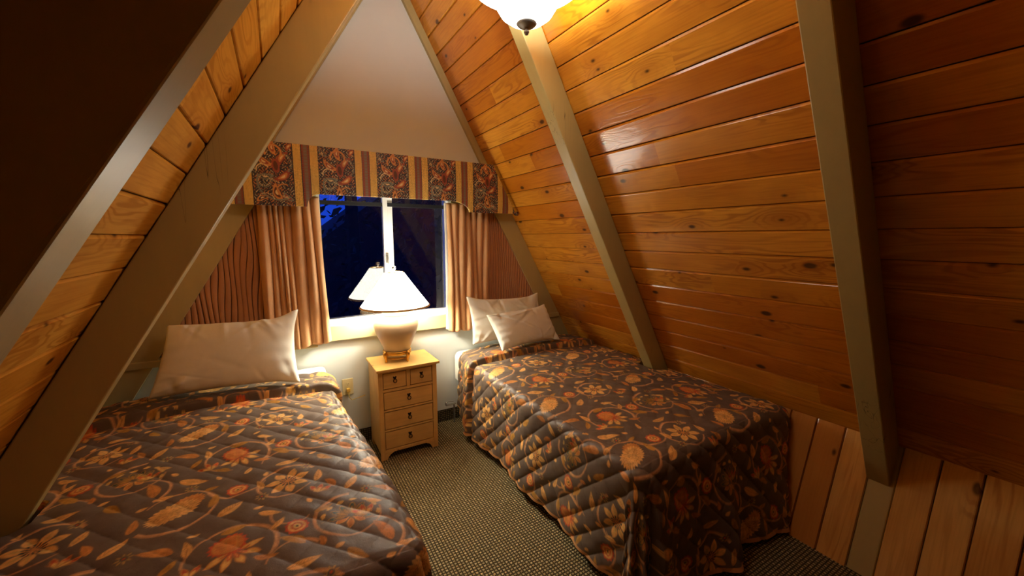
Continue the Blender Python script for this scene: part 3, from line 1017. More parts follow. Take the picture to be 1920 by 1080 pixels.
ZT = 0.578
def make_bed(x0, x1, y0, y1, label):
    b = empty('bed', ((x0 + x1) / 2, (y0 + y1) / 2, 0)); tag(b, label, 'bed')
    cx, cy = b.location.x, b.location.y
    hx, hy = (x1 - x0) / 2, (y1 - y0) / 2
    def rb(name, z0, z1, m, ins, bev):
        bm = bmesh.new(); box(bm, -hx + ins, hx - ins, -hy + ins, hy - ins, z0, z1)
        o = obj(name, bm, m, b); md = o.modifiers.new('b', 'BEVEL'); md.width = bev; md.segments = 5
        for p in o.data.polygons: p.use_smooth = True
        return o
    rb('mattress', 0.33, 0.528, M['mattress'], 0.008, 0.035)
    rb('box_spring', 0.14, 0.33, M['bedbase'], 0.016, 0.012)
    for sx in (-1, 1):
        for sy in (-1, 1):
            bm = bmesh.new(); lathe(bm, [(0, 0), (0.018, 0), (0.022, 0.02), (0.028, 0.14), (0, 0.14)], sx * (hx - 0.08), sy * (hy - 0.1), 14)
            obj('leg', bm, M['bedbase'], b)
    return b


make_bed(1.15, 2.07, 0.98, 2.81, 'right bed, its white mattress corner showing beside the nightstand')
make_bed(-0.64, 0.232, 1.03, 2.81, 'left bed, its white mattress showing only behind the pillow')

o, P, kp = make_spread('bedspread', 1.172, 2.20, 0.990, 2.70, ZT, 0.555, 0.50, 0.60, (0.13, 0.09), lim_right, 1.3, 2.40, -1)
tag(o, 'quilted brown and orange floral bedspread on the right bed, hanging over the foot', 'bedspread', 'floral bedspreads')
o, P, kp = make_spread('bedspread', -0.79, 0.272, 1.050, 2.70, ZT, 0.50, 0.555, 0.56, (0.30, 0.22), lim_left, 4.1, 2.44, 1)
tag(o, 'quilted brown and orange floral bedspread on the left bed, nearest at lower left', 'bedspread', 'floral bedspreads')

# white sheets showing at the heads
def sheet(x0, x1, y0, y1, z, drop, label, sidex):
    n, m = 60, 34
    u = np.linspace(0, 1, n); v = np.linspace(0, 1, m)
    Ug, Vg = np.meshgrid(u, v)
    W = x1 - x0
    s = Ug * (W + drop) - (drop if sidex < 0 else 0)
    e = np.maximum(-s, 0) if sidex < 0 else np.maximum(s - W, 0)
    rho = 0.04; arc = rho * math.pi / 2
    out = np.where(e < arc, rho * np.sin(np.minimum(e, arc) / rho), rho)
    dn = np.where(e < arc, rho * (1 - np.cos(np.minimum(e, arc) / rho)), rho + e - arc)
    X = x0 + np.clip(s, 0, W) + sidex * out
    Y = y0 + Vg * (y1 - y0)
    Z = z - dn + 0.003 * np.sin(Ug * 30) * np.sin(Vg * 9)
    return grid_mesh('bed_sheet', np.stack([X, Y, Z], -1), M['sheet'])


o = sheet(1.192, 2.02, 2.66, 2.815, 0.556, 0.24, '', -1)
tag(o, 'white sheet tucked over the head corner of the right bed', 'sheet')
o = sheet(-0.64, 0.195, 2.70, 2.815, 0.600, 0.03, '', 1)
tag(o, 'white sheet edge at the head of the left bed beside the pillow', 'sheet')


# ------------------------------------------------------------------ pillows
def pillow(BL, BR, TL, TR, T, seed, label, group=None, ears=(0, 0, 0, 0), back=0.5):
    BL, BR, TL, TR = [np.array(p, float) for p in (BL, BR, TL, TR)]
    n = 90
    t = np.linspace(-1, 1, n)
    U, V = np.meshgrid(t, t)
    uu, vv = (U + 1) / 2, (V + 1) / 2
    cen = (BL + BR + TL + TR) / 4
    ua = (BR + TR - BL - TL); ua /= np.linalg.norm(ua)
    va = (TL + TR - BL - BR); va /= np.linalg.norm(va)
    na = np.cross(ua, va); na /= np.linalg.norm(na)
    # pull the sides in between the corners
    pin = 0.045
    u2 = 0.5 + (uu - 0.5) * (1 - pin * (1 - V ** 2) * np.abs(U) ** 3)
    v2 = 0.5 + (vv - 0.5) * (1 - 1.6 * pin * (1 - U ** 2) ** 1.2 * np.abs(V) ** 3)
    base = ((1 - u2) * (1 - v2))[..., None] * BL + (u2 * (1 - v2))[..., None] * BR + ((1 - u2) * v2)[..., None] * TL + (u2 * v2)[..., None] * TR
    for k, (cu, cv) in enumerate(((-1, -1), (1, -1), (-1, 1), (1, 1))):
        if ears[k]:
            g = np.exp(-((U - cu) ** 2 + (V - cv) ** 2) / 0.045)
            base += g[..., None] * (ua * cu * 0.3 + va * cv) * ears[k]
    pr = np.clip((1 - np.abs(U) ** 2.2), 0, 1) ** 0.42 * np.clip((1 - np.abs(V) ** 2.2), 0, 1) ** 0.42
    rng = random.Random(seed)
    wr = np.zeros_like(U)
    for _ in range(26):
        a = rng.uniform(0, math.pi); cx, cy = rng.uniform(-1, 1), rng.uniform(-1, 1)
        if rng.random() < 0.6: cy = rng.choice((-0.85, 0.85)) + rng.uniform(-0.1, 0.1); a = math.pi / 2 + rng.uniform(-0.7, 0.7)
        x = (U - cx) * math.cos(a) + (V - cy) * math.sin(a); y = -(U - cx) * math.sin(a) + (V - cy) * math.cos(a)
        wr += rng.uniform(-1, 1) * 0.013 * np.exp(-(x / rng.uniform(0.25, 0.5)) ** 2 - (y / rng.uniform(0.03, 0.08)) ** 2)
    # gathers running off the hems
    wr += 0.0025 * np.sin(U * 26 + seed) * np.exp(-((1 - np.abs(V)) / 0.22)) + 0.003 * np.sin(V * 17 + seed) * np.exp(-((1 - np.abs(U)) / 0.2))
    hf = T * 0.5 * pr + wr * np.minimum(pr * 2.5, 1)
    F = base + na * (hf + 0.004 * (np.minimum(1 - np.abs(U), 1 - np.abs(V)) > 0))[..., None]
    B = base - na * (T * back * pr)[..., None]
    bmv = bmesh.new()
    fv = [[bmv.verts.new(F[i, j]) for j in range(n)] for i in range(n)]
    bv = [[None] * n for _ in range(n)]
    for i in range(n):
        for j in range(n):
            bv[i][j] = fv[i][j] if i in (0, n - 1) or j in (0, n - 1) else bmv.verts.new(B[i, j])
    for i in range(n - 1):
        for j in range(n - 1):
            bmv.faces.new((fv[i][j], fv[i][j + 1], fv[i + 1][j + 1], fv[i + 1][j]))
            bmv.faces.new((bv[i][j], bv[i + 1][j], bv[i + 1][j + 1], bv[i][j + 1]))
    o = obj('pillow', bmv, M['sheet'], None, smooth=True)
    tag(o, label, 'pillow', group)
    return o


G = 'white pillows'
pillow((-0.605, 2.555, 0.642), (0.064, 2.485, 0.642), (-0.525, 2.70, 0.985), (0.070, 2.68, 0.975), 0.16, 2, 'white pillow standing alone on the left bed', G, (0.0, 0.015, 0, 0.045))
pillow((1.235, 2.655, 0.640), (1.90, 2.655, 0.645), (1.215, 2.700, 0.985), (1.855, 2.700, 0.965), 0.075, 5, 'white pillow at the back on the right bed, against the curtain', G, (0, 0, 0.022, 0.025))
pillow((1.355, 2.42, 0.640), (1.89, 2.45, 0.650), (1.300, 2.555, 0.880), (1.84, 2.575, 0.900), 0.13, 8, 'smaller white pillow leaning in front of another on the right bed', G, (0.01, 0.02, 0, 0.012))

# ------------------------------------------------------------------ curtains, pleated panels, valance
def curtain(name, xa, xb, zb, zt, y, folds, seed, label, mat, bottom=None, amp=0.022, lean=0.0, lining=True, linedge=0):
    rng = random.Random(seed)
    n = 260; m = 60
    u = np.linspace(0, 1, n); v = np.linspace(0, 1, m)
    Ug, Vg = np.meshgrid(u, v)
    # round folds with narrow dark gaps between them
    kn = np.array(folds, float)
    wpos = np.interp(u, kn, np.arange(len(kn)))
    fr = wpos % 1.0
    fr[-1] = 1.0 if len(kn) else 0
    wid = np.interp(u, (kn[:-1] + kn[1:]) / 2, np.diff(kn)) * (xb - xa)
    prof = np.sin(np.pi * np.clip(fr, 0, 1)) ** 0.55
    am = amp * np.clip(0.55 + wid / 0.055, 0.6, 1.5)
    X = xa + (xb - xa) * Ug + lean * (1 - Vg) * Ug ** 1.5 + 0.004 * np.sin(Vg * 4 + Ug * 12 + seed)
    sw = 1.0 + 0.25 * np.sin(Vg * 5.0 + np.floor(wpos)[None, :] * 1.9)
    Y = y + amp - (am * prof)[None, :] * 1.15 * sw + 0.004 * np.sin(Vg * 7 + Ug * 5)
    warped = wpos * 0.5
    zbv = zb if bottom is None else np.interp(u, [0, 1], bottom)[None, :]
    zbv = zbv + 0.006 * np.cos(2 * math.pi * warped)[None, :]
    Z = zbv + (zt - zbv) * Vg
    P = np.stack([X, Y, Z], -1)
    o = grid_mesh(name, P, mat)
    s = o.modifiers.new('thick', 'SOLIDIFY'); s.thickness = 0.0025; s.offset = 0
    tag(o, label, 'curtain', 'terracotta curtains')
    if lining:
        P2 = P.copy(); P2[..., 1] = y + 0.030 + (P[..., 1] - y) * 0.25
        if linedge > 0: P2[..., 0] += 0.0
        P2[:, :, 0] += linedge
        P2[..., 2] = np.maximum(P2[..., 2], 0) + 0.010 * (1 - Vg)
        l = grid_mesh('lining', P2, M['lining'], o)
        l['label'] = 'white lining behind the curtain'
    return o


curtain('curtain', -0.085, 0.245, 0.735, 1.70, 2.765, (0, .155, .245, .33, .415, .515, .70, .865, 1), 3, 'terracotta curtain gathered at the left side of the window', M['curtain'], bottom=(0.73, 0.775), amp=0.020, lean=0.025)
curtain('curtain', 1.095, 1.43, 0.735, 1.70, 2.765, (0, .11, .26, .42, .58, .72, .86, 1), 12, 'terracotta curtain at the right side of the window, white lining at its edge', M['curtain'], bottom=(0.735, 0.725), amp=0.020, linedge=-0.014)


def pleated(xa, xb, zlo, ztop, side, y, label, seed):
    """cloth stretched flat on the wall, small sewn pleats, cut along the slope board"""
    rng = random.Random(seed)
    n, m = 1000, 60
    x = np.linspace(xa, xb, n)
    if side < 0: zt = np.minimum(ztop, (x - CL - 0.150) / KL)
    else: zt = np.minimum(ztop, (CR - 0.150 - x) / KR)
    zt = np.maximum(zt, zlo + 0.002)
    v = np.linspace(0, 1, m)
    Xg, Vg = np.meshgrid(x, v)
    Z = zlo + (zt[None, :] - zlo) * Vg
    npl = int((xb - xa) / (0.027 if side < 0 else 0.022))
    sh = 0.012 * np.sin(Z * 4.0 + Xg * 9) + 0.006 * np.sin(Z * 11 + Xg * 31)
    ps = (Xg + sh - xa) / (xb - xa) * npl
    k = np.floor(ps)
    wob = 0.18 * np.sin(k * 12.9898)
    fr = (ps + wob) % 1.0
    e = np.minimum(fr, 1 - fr)
    Y = y - 0.012 - 0.004 * np.sin(np.pi * fr) + 0.026 * (1 - sst(0.015, 0.075, e))
    o = grid_mesh('pleated_wall_panel', np.stack([Xg, Y, Z], -1), M['pleat'])
    s = o.modifiers.new('thick', 'SOLIDIFY'); s.thickness = 0.003; s.offset = -1
    tag(o, label, 'fabric panel', 'pleated terracotta panels')


pleated(-0.60, 0.0, 0.80, 1.66, -1, D - 0.018, 'triangular pleated terracotta cloth panel on the wall above the left bed', 3)
pleated(1.38, 2.05, 0.80, 1.66, 1, D - 0.018, 'triangular pleated terracotta cloth panel on the wall above the right bed', 5)


def paisley(X, Z):
    P0, PER = -0.089, 0.3385
    f = (X - P0) % PER
    z = Z - 1.63
    GOLD = LIN(244, 210, 116); GD = LIN(158, 114, 44); NV = LIN(46, 46, 58); RD = LIN(158, 78, 58); OR = LIN(208, 146, 84); TE = LIN(128, 136, 124); CRM = LIN(228, 208, 160); BR = LIN(96, 52, 34)
    col = np.empty(X.shape + (3,), np.float32); col[:] = NV
    dw = 0.2
    a = 0.0013
    # --- dark paisley panel, local coordinates p (0..dw), q (0..0.36)
    p, q = f, z
    def spot(cx, cy, rx, ry, ang, c, ser=0.0, n=14):
        nonlocal col
        x, y = p - cx, q - cy
        ca, sa = math.cos(ang), math.sin(ang)
        x, y = (x * ca + y * sa) / rx, (-x * sa + y * ca) / ry
        rr = np.hypot(x, y); an = np.arctan2(y, x)
        rad = 1 + ser * np.cos(an * n)
        mk = (1 - sst(-0.06, 0.06, rr - rad)).astype(np.float32)
        col = over(col, mk, c); return rr, an, mk
    def drop(cx, cy, s, ang, c):
        nonlocal col
        x, y = p - cx, q - cy
        ca, sa = math.cos(ang), math.sin(ang)
        x, y = (x * ca + y * sa) / s, (-x * sa + y * ca) / s
        x = x - 0.25 * y * y
        w_ = 0.55 * np.sqrt(np.clip(1 - y, 0, 2)) * np.clip(1 + y, 0, 1) ** 0.5
        mk = (1 - sst(-0.05, 0.05, np.abs(x) - w_ * 0.7)) * (np.abs(y) < 1)
        col = over(col, mk.astype(np.float32), c)
    def arc(cx, cy, r, w_, a0, a1, c, beads=0):
        nonlocal col
        x, y = p - cx, q - cy
        rr = np.hypot(x, y); an = (np.arctan2(y, x) - a0) % (2 * math.pi)
        mk = (1 - sst(-a, a, np.abs(rr - r) - w_)) * (an < (a1 - a0))
        if beads: mk = mk * ((an * beads / 6.283) % 1.0 < 0.6)
        col = over(col, mk.astype(np.float32), c)
    fl = np.sin(p * 170 + 2.6 * np.sin(q * 95 + 1)) * np.sin(q * 150 + 2.8 * np.sin(p * 120))
    col = over(col, 1.0 * (fl > 0.62), RD * 0.9); col = over(col, 1.0 * (fl > 0.78), OR); col = over(col, 1.0 * (fl < -0.6), TE * 0.75); col = over(col, 1.0 * (fl < -0.85), CRM * 0.9)
    col = over(col, 1.0 * (np.abs(fl - 0.12) < 0.035), OR * 0.8)
    for (cx, cy, s, an, c1, c2) in ((0.055, 0.245, 0.045, 0.9, OR, RD), (0.145, 0.275, 0.045, -0.6, RD, OR), (0.06, 0.16, 0.042, 1.6, TE, NV), (0.15, 0.165, 0.048, 2.2, RD, OR), (0.11, 0.075, 0.05, 0.3, OR, BR), (0.04, 0.045, 0.035, -1.2, OR, NV), (0.165, 0.05, 0.035, 0.8, TE, RD), (0.10, 0.325, 0.04, 0.1, OR, RD), (0.02, 0.32, 0.03, 0.7, TE, BR), (0.185, 0.34, 0.03, -0.7, RD, OR)):
        drop(cx, cy, s, an, c1); drop(cx, cy, s * 0.62, an, c2); drop(cx, cy, s * 0.3, an, CRM)
    spot(0.115, 0.225, 0.020, 0.040, 0.1, RD, 0.06, 10); spot(0.115, 0.225, 0.011, 0.026, 0.1, BR)
    arc(0.055, 0.14, 0.036, 0.0036, 0, 6.28, TE, 26); arc(0.055, 0.14, 0.028, 0.0022, 0, 6.28, CRM, 18)
    arc(0.12, 0.135, 0.10, 0.0042, 2.9, 5.3, TE); arc(0.14, 0.24, 0.055, 0.004, -0.9, 1.6, TE, 30)
    arc(0.105, 0.30, 0.040, 0.005, -0.6, 3.6, OR); arc(0.05, 0.20, 0.03, 0.003, 0.4, 3.5, CRM)
    arc(0.15, 0.09, 0.035, 0.003, 1.0, 4.4, OR); arc(0.06, 0.03, 0.04, 0.0028, 0.2, 2.8, CRM, 24)
    for i in range(26):
        rx = (i * 0.618 % 1) * 0.19 + 0.005; rz = (i * 0.377 % 1) * 0.35
        spot(rx, rz, 0.0042, 0.0042, 0, CRM if i % 2 else OR); spot(rx, rz, 0.0018, 0.0018, 0, NV)
    dark = 1.0 * (f < dw)
    dcol = col.copy()
    # --- gold leaf stripes with a red centre stripe
    gx = (f - dw) / (PER - dw)
    g = np.empty_like(col); g[:] = GOLD
    m1 = hashn(np.floor(X / 0.009), np.floor(Z / 0.009))
    l1 = np.sin(X * 520 + 2.4 * np.sin(Z * 300)) * np.sin(Z * 430 + 2.1 * np.sin(X * 260))
    g = over(g, (l1 > 0.45) * 0.75, GD)
    g = over(g, (l1 < -0.62) * 0.8, LIN(44, 36, 22))
    cs = np.abs(gx - 0.5)
    g = over(g, 1.0 * (cs < 0.15), LIN(136, 96, 76))
    g = over(g, 1.0 * ((cs > 0.085) & (cs < 0.135)) * ((Z / 0.011) % 1.0 < 0.65), LIN(150, 48, 34))
    g = over(g, 1.0 * (cs < 0.05) * ((Z / 0.018) % 1.0 < 0.7), LIN(128, 118, 104))
    g = over(g, 1.0 * ((cs > 0.15) & (cs < 0.17)), NV)
    g = over(g, 1.0 * (cs > 0.475), NV)
    return dcol * dark[..., None] + g * (1 - dark[..., None])


def make_valance():
    y = 2.68
    n, m = 780, 150
    x = np.linspace(-0.30, 1.655, n)
    zt = np.minimum(1.988, np.minimum((x - CL - 0.012) / KL, (CR - 0.035 - x) / KR))
    zb = np.full_like(x, 1.632)
    zb = np.where((x > 0.176) & (x < 1.235), 1.708, zb)
    def blend(a, b):
        t = np.clip((x - a) / (b - a), 0, 1); return t
    t = np.clip((x - 0.176) / 0.07, 0, 1); zl = 1.632 + 0.076 * np.sqrt(np.clip(1 - (1 - t) ** 2, 0, 1))
    t2 = np.clip((1.235 - x) / 0.15, 0, 1); zr = 1.632 + 0.076 * np.sqrt(np.clip(1 - (1 - t2) ** 2, 0, 1))
    zb = np.where(x < 0.7, zl, zr)
    zt = np.maximum(zt, zb + 0.004)
    v = np.linspace(0, 1, m)
    Xg, Vg = np.meshgrid(x, v)
    Z = zb[None, :] + (zt - zb)[None, :] * Vg
    Yg = np.full_like(Xg, y) - 0.004 * np.sin(np.pi * Vg)
    root = empty('window_valance', (0.7, 2.75, 1.63)); tag(root, 'stiff paisley and gold striped valance across the top of the window', 'valance')
    o = grid_mesh('valance_front', np.stack([Xg - 0.7, Yg - 2.75, Z - 1.63], -1), M['valance'], root, paisley(Xg, Z))
    s = o.modifiers.new('thick', 'SOLIDIFY'); s.thickness = 0.018; s.offset = -1
    # board on top holding it off the wall
    bm = bmesh.new(); box(bm, CL + KL * 1.97 + 0.02 - 0.7, CR - KR * 1.985 - 0.04 - 0.7, 2.699 - 2.75, D - 2.75, 1.962 - 1.63, 1.982 - 1.63)
    obj('top_board', bm, M['beam'], root)


make_valance()

# ------------------------------------------------------------------ nightstand
def nightstand():
    x0, x1, y0, y1, H = 0.497, 0.885, 2.495, 2.795, 0.603
    cx, cy = (x0 + x1) / 2, (y0 + y1) / 2
    t = empty('nightstand', (cx, cy, 0)); tag(t, 'small honey pine nightstand with five drawers between the beds', 'nightstand')
    X0, X1, Y0, Y1 = x0 - cx, x1 - cx, y0 - cy, y1 - cy
    bm = bmesh.new()
    box(bm, X0 - 0.013, X1 + 0.015, Y0 - 0.026, Y1 + 0.005, H, H + 0.017)
    obj('top', bm, M['pine_x'], t, bevel=0.003)
    # carcass: side panels, back, rails
    bm = bmesh.new()
    box(bm, X0, X0 + 0.018, Y0 + 0.016, Y1, 0.045, H)
    box(bm, X1 - 0.018, X1, Y0 + 0.016, Y1, 0.045, H)
    box(bm, X0 + 0.018, X1 - 0.018, Y1 - 0.012, Y1, 0.05, H)
    box(bm, X0 + 0.018, X1 - 0.018, Y0 + 0.02, Y1 - 0.012, 0.055, 0.068)
    obj('carcass', bm, M['pine_z'], t, bevel=0.0015)
    bm = bmesh.new()
    st = 0.030
    box(bm, X0, X0 + st, Y0, Y0 + 0.018, 0.0, H)
    box(bm, X1 - st, X1, Y0, Y0 + 0.018, 0.0, H)
    # drawer layout heights (bottom to top)
    zs = [(0.070, 0.190), (0.205, 0.325), (0.340, 0.458), (0.478, 0.585)]
    rails = [(0.045, 0.068), (0.192, 0.203), (0.327, 0.338), (0.460, 0.476), (0.587, H)]
    for a, b in rails: box(bm, X0 + st, X1 - st, Y0 + 0.002, Y0 + 0.018, a, b)
    box(bm, -0.012, 0.012, Y0 + 0.002, Y0 + 0.018, 0.476, 0.587)
    obj('face_frame', bm, M['pine_z'], t, bevel=0.0015)
    # bracket feet (curved)
    for sx in (-1, 1):
        bm = bmesh.new()
        xa = X0 + st if sx < 0 else X1 - st
        poly = [(xa, 0.045), (xa, 0.0), (xa - sx * 0.012, 0.0), (xa - sx * 0.020, 0.02), (xa - sx * 0.034, 0.034), (xa - sx * 0.055, 0.045)]
        if sx < 0: pass
        prism_poly(bm, poly, 'y', Y0 + 0.001, Y0 + 0.017)
        obj('foot', bm, M['pine_z'], t, bevel=0.001)
        bm = bmesh.new(); box(bm, *((X0, X0 + 0.018) if sx < 0 else (X1 - 0.018, X1)), Y1 - 0.05, Y1, 0.0, 0.046)
        obj('foot', bm, M['pine_z'], t, bevel=0.001)
    bm = bmesh.new(); box(bm, X0 + 0.019, X1 - 0.019, Y0 + 0.030, Y0 + 0.034, 0.069, H - 0.004)  # added dark sheet behind the drawers, puts shade colour in their gaps
    obj('gap_shade_sheet', bm, M['gapdark'], t)
    def drawer(a, b, z0, z1):
        bm = bmesh.new(); g = 0.0034
        box(bm, a + g, b - g, Y0 + 0.003, Y0 + 0.026, z0 + g, z1 - g)
        d = obj('drawer', bm, M['pine_x'], t, bevel=0.0015)
        mx, mz = (a + b) / 2, (z0 + z1) / 2 + 0.004
        bm = bmesh.new()
        # back plate with two ears, then the hanging ring
        lathe(bm, [(0, -0.002), (0.0085, -0.002), (0.0085, 0.0015), (0.005, 0.003), (0, 0.003)], 0, 0, 16, M=Matrix.Translation((mx, Y0 + 0.002, mz + 0.010)) @ Matrix.Rotation(R(90), 4, 'X'))
        for s in (-1, 1):
            lathe(bm, [(0, -0.002), (0.0052, -0.002), (0.0052, 0.0015), (0, 0.003)], 0, 0, 12, M=Matrix.Translation((mx + s * 0.0065, Y0 + 0.002, mz + 0.017)) @ Matrix.Rotation(R(90), 4, 'X'))
        tube(bm, [(mx, Y0 + 0.001, mz + 0.010), (mx, Y0 - 0.006, mz + 0.009), (mx, Y0 - 0.009, mz + 0.004)], 0.0024, 8)
        pts = [(mx + 0.0105 * math.sin(q), Y0 - 0.007 - 0.002 * math.cos(q), mz - 0.006 - 0.0115 * math.cos(q)) for q in [2 * math.pi * i / 24 for i in range(24)]]
        tube(bm, pts, 0.0026, 8, closed=True)
        obj('ring_pull', bm, M['iron'], d, smooth=True)
    for i, (a, b) in enumerate(zs[:3]): drawer(X0 + st, X1 - st, a, b)
    drawer(X0 + st, -0.012, *zs[3]); drawer(0.012, X1 - st, *zs[3])


nightstand()

# ------------------------------------------------------------------ table lamp
def table_lamp():
    lx, ly, z0 = 0.664, 2.652, 0.6205
    t = empty('table_lamp', (lx, ly, z0)); tag(t, 'lit table lamp with cream ceramic jar base and cone shade on the nightstand', 'lamp')
    # brass stand: ring band, lower disc ring, four shell-shaped legs
    bm = bmesh.new()
    lathe(bm, [(0.084, 0.052), (0.094, 0.050), (0.094, 0.070), (0.088, 0.074), (0.080, 0.070), (0.080, 0.054), (0.084, 0.052)], 0, 0, 56)
    lathe(bm, [(0.066, 0.022), (0.078, 0.020), (0.078, 0.027), (0.066, 0.028), (0.066, 0.022)], 0, 0, 48)
    obj('brass_stand', bm, M['brass'], t, smooth=True)
    for i in range(4):
        a = R(-62 + 90 * i)
        bm = bmesh.new()
        ca, sa = math.cos(a), math.sin(a)
        pts, rad = [], []
        for s, (r, z) in enumerate(((0.098, 0.078), (0.103, 0.068), (0.104, 0.052), (0.100, 0.035), (0.096, 0.020), (0.098, 0.008), (0.100, 0.002))):
            pts.append((r * ca, r * sa, z)); rad.append((0.006, 0.011, 0.0135, 0.011, 0.007, 0.009, 0.006)[s])
        tube(bm, pts, rad, 10)
        tube(bm, [(0.098 * ca, 0.098 * sa, 0.024), (0.074 * ca, 0.074 * sa, 0.024)], 0.003, 6)
        for d in (-1, 0, 1):
            tube(bm, [((0.114) * ca - d * 0.005 * sa, (0.114) * sa + d * 0.005 * ca, 0.072), ((0.117) * ca - d * 0.003 * sa, (0.117) * sa + d * 0.003 * ca, 0.052), ((0.102) * ca, (0.102) * sa, 0.022)], 0.0018, 5)
        obj('leg', bm, M['brass'], t, smooth=True)
    prof = [(0, 0.058), (0.078, 0.058), (0.083, 0.066), (0.088, 0.085), (0.104, 0.125), (0.124, 0.170), (0.139, 0.210), (0.146, 0.240), (0.146, 0.262), (0.138, 0.283), (0.120, 0.298), (0.096, 0.306), (0.086, 0.308),
            (0.086, 0.313), (0.090, 0.317), (0.091, 0.323), (0.086, 0.327), (0.084, 0.330), (0.0845, 0.338), (0.087, 0.345), (0.087, 0.352), (0.080, 0.358), (0.05, 0.362), (0, 0.362)]
    bm = bmesh.new(); lathe(bm, prof, 0, 0, 72)
    obj('jar_body', bm, M['ceramic'], t, smooth=True)
    zb, zt = 0.370, 0.600
    bm = bmesh.new()
    lathe(bm, [(0.012, 0.36), (0.012, 0.375), (0.017, 0.38), (0.017, 0.403), (0, 0.403)], 0, 0, 20)
    pts = [(0.05 * math.sin(q) * (1 if abs(q) < 3 else 0), 0, 0.475 + 0.115 * -math.cos(q)) for q in [math.pi * i / 16 for i in range(-14, 15)]]
    pts = [(0.042 * math.sin(math.pi * i / 24), 0, 0.40 + 0.200 * (i / 24)) for i in range(25)]
    tube(bm, pts, 0.0016, 6); tube(bm, [(-p[0], p[1], p[2]) for p in pts], 0.0016, 6)
    for k in range(3):
        a = k * 2.094 + 0.5
        tube(bm, [(0, 0, zt), (0.060 * math.cos(a), 0.060 * math.sin(a), zt - 0.004)], 0.0014, 6)
    obj('harp', bm, M['brass'], t)
    # shade: thin cone with inner wall
    bm = bmesh.new()
    rb, rt = 0.226, 0.061
    lathe(bm, [(rb, zb), (rb - 0.0015 - (rb - rt) * 0.5, (zb + zt) / 2), (rt, zt), (rt - 0.0015, zt), (rb - 0.003 - (rb - rt) * 0.5, (zb + zt) / 2), (rb - 0.002, zb), (rb, zb)], 0, 0, 96)
    obj('lamp_shade', bm, M['shade'], t, smooth=True)
    bm = bmesh.new()
    lathe(bm, [(rb + 0.001, zb - 0.003), (rb + 0.003, zb), (rb - 0.005, zb + 0.009), (rb - 0.008, zb + 0.006), (rb - 0.003, zb - 0.003), (rb + 0.001, zb - 0.003)], 0, 0, 96)
    lathe(bm, [(rt + 0.002, zt - 0.004), (rt + 0.001, zt + 0.002), (rt - 0.002, zt + 0.002), (rt - 0.002, zt - 0.004), (rt + 0.002, zt - 0.004)], 0, 0, 64)
    obj('shade_binding', bm, M['shade_trim'], t, smooth=True)
    bm = bmesh.new()
    lathe(bm, [(0, 0.600), (0.010, 0.600), (0.010, 0.606), (0.005, 0.609), (0.006, 0.613), (0.013, 0.622), (0.015, 0.629), (0.011, 0.637), (0, 0.641)], 0, 0, 20)
    obj('finial', bm, M['crystal'], t, smooth=True)
    # bulb
    bm = bmesh.new()
    lathe(bm, [(0, 0.405), (0.014, 0.405), (0.024, 0.418), (0.027, 0.44), (0.027, 0.535), (0.022, 0.556), (0.010, 0.566), (0, 0.567)], 0, 0, 20)
    obj('bulb', bm, M['bulb'], t, smooth=True)
    return t


table_lamp()

# ------------------------------------------------------------------ hanging ceiling light
def ceiling_light():
    lx, ly, z0 = 0.832, 1.294, 2.184
    t = empty('ceiling_light', (lx, ly, z0)); tag(t, 'lit white glass bowl light hanging at the top of the view', 'ceiling light')
    t.scale = (1.2, 1.2, 1.2)
    bm = bmesh.new()
    prof = [(0.0, 0.028), (0.030, 0.029), (0.055, 0.037), (0.078, 0.054), (0.093, 0.078), (0.101, 0.100), (0.112, 0.116), (0.138, 0.130), (0.172, 0.142), (0.176, 0.146), (0.170, 0.148), (0.135, 0.136), (0.108, 0.122), (0.096, 0.104), (0.088, 0.080), (0.074, 0.059), (0.052, 0.042), (0.0, 0.034)]
    lathe(bm, prof, 0, 0, 96)
    obj('glass_bowl', bm, M['bowl'], t, smooth=True)
    bm = bmesh.new()
    lathe(bm, [(0, -0.004), (0.005, -0.003), (0.008, 0.003), (0.0085, 0.006), (0.006, 0.011), (0.0055, 0.013), (0.014, 0.016), (0.026, 0.022), (0.031, 0.027), (0.030, 0.029), (0, 0.029)], 0, 0, 40)
    obj('finial', bm, M['nickel'], t, smooth=True)
    bm = bmesh.new()
    top = (min(ZR, (CR - lx) / KR) - 0.10 - z0) / 1.2
    tube(bm, [(0, 0, 0.03), (0, 0, top)], 0.0065, 12)
    for k in range(3):
        a = k * 2.094
        tube(bm, [(0, 0, 0.30), (0.08 * math.cos(a), 0.08 * math.sin(a), 0.22), (0.168 * math.cos(a), 0.168 * math.sin(a), 0.149)], 0.004, 8)
    obj('hanging_rod', bm, M['nickel'], t)
    bm = bmesh.new(); lathe(bm, [(0, top - 0.03), (0.045, top - 0.028), (0.062, top), (0.062, top + 0.02), (0, top + 0.02)], 0, 0, 32)
    obj('canopy', bm, M['nickel'], t, smooth=True)
    L = bpy.data.lights.new('bowl_bulbs', 'POINT'); L.energy = CEIL_W; L.color = CEIL_COL; L.shadow_soft_size = 0.045
    lo = bpy.data.objects.new('bowl_bulbs', L); link(lo, t); lo.location = (0.05, 0, 0.128)


ceiling_light()

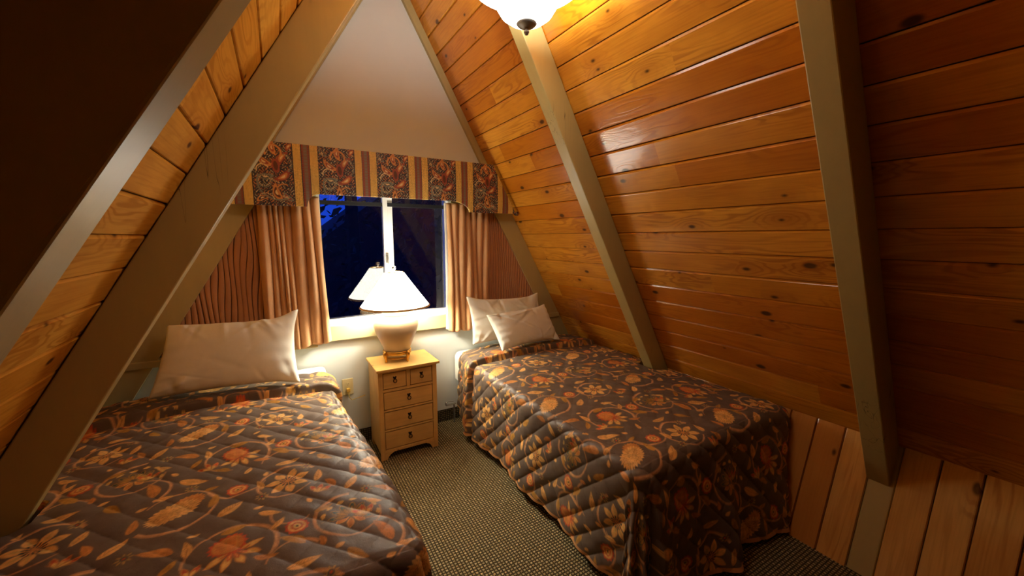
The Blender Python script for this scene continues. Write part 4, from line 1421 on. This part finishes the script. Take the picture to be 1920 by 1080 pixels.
# ------------------------------------------------------------------ outlet, plug, cord
t = empty('wall_outlet', (0.362, D, 0.423)); tag(t, 'ivory wall outlet left of the nightstand with a yellowed plug', 'outlet')
bm = bmesh.new(); box(bm, -0.035, 0.035, -0.006, 0, -0.057, 0.057); obj('cover_plate', bm, M['outlet'], t, bevel=0.002)
for s in (0.02, -0.02):
    bm = bmesh.new(); lathe(bm, [(0, 0), (0.0145, 0), (0.0145, 0.003), (0, 0.003)], 0, 0, 24, M=Matrix.Translation((0, -0.005, s)) @ Matrix.Rotation(R(90), 4, 'X'))
    so = obj('socket', bm, M['outlet'], t)
    bm = bmesh.new()
    for q in (-0.005, 0.005): box(bm, q - 0.001, q + 0.001, -0.0086, -0.0078, s - 0.002, s + 0.006)
    lathe(bm, [(0, 0), (0.0022, 0), (0.0022, 0.0008), (0, 0.0008)], 0, 0, 10, M=Matrix.Translation((0, -0.0078, s - 0.007)) @ Matrix.Rotation(R(90), 4, 'X'))
    obj('slots', bm, M['black'], so)
t = empty('lamp_plug', (0.362, D - 0.008, 0.405)); tag(t, 'yellowed plug and cord in the outlet beside the nightstand', 'plug')
bm = bmesh.new(); box(bm, -0.012, 0.012, -0.026, 0, -0.014, 0.013); obj('plug_body', bm, M['plugm'], t, bevel=0.004)
bm = bmesh.new(); tube(bm, [(0, -0.02, -0.012), (0.002, -0.018, -0.05), (0.02, -0.012, -0.075), (0.06, -0.008, -0.07), (0.11, -0.008, -0.06)], 0.0028, 8)
obj('cord', bm, M['plugm'], t, smooth=True)
# small metal bed-frame bracket near the floor at the head of the right bed
t = empty('bed_frame_bracket', (1.085, 2.77, 0.155)); tag(t, 'small pale metal bracket low by the wall beside the right bed', 'bracket')
bm = bmesh.new(); box(bm, -0.035, 0.05, -0.012, 0.012, -0.004, 0.0); box(bm, -0.035, -0.030, -0.012, 0.012, 0.0, 0.022)
tube(bm, [(-0.03, 0, 0.02), (-0.01, 0, 0.026), (0.03, 0, 0.02)], 0.003, 8)
obj('bracket_bar', bm, M['nickel'], t, bevel=0.001)
bm = bmesh.new(); tube(bm, [(0.035, 0, -0.002), (0.035, 0, -0.155)], 0.006, 10)
obj('post', bm, M['nickel'], t)

# ------------------------------------------------------------------ television on the wall behind (mirrored in the window)
t = empty('television', (0.95, YB + 0.03, 1.35)); tag(t, 'dark flat television on the far wall, mirrored in the window glass', 'television')
bm = bmesh.new(); box(bm, -0.5, 0.5, -0.025, 0.02, -0.29, 0.29); obj('case', bm, M['black'], t, bevel=0.006)
bm = bmesh.new(); box(bm, -0.485, 0.485, 0.0201, 0.022, -0.27, 0.275); obj('screen', bm, M['screen'], t)
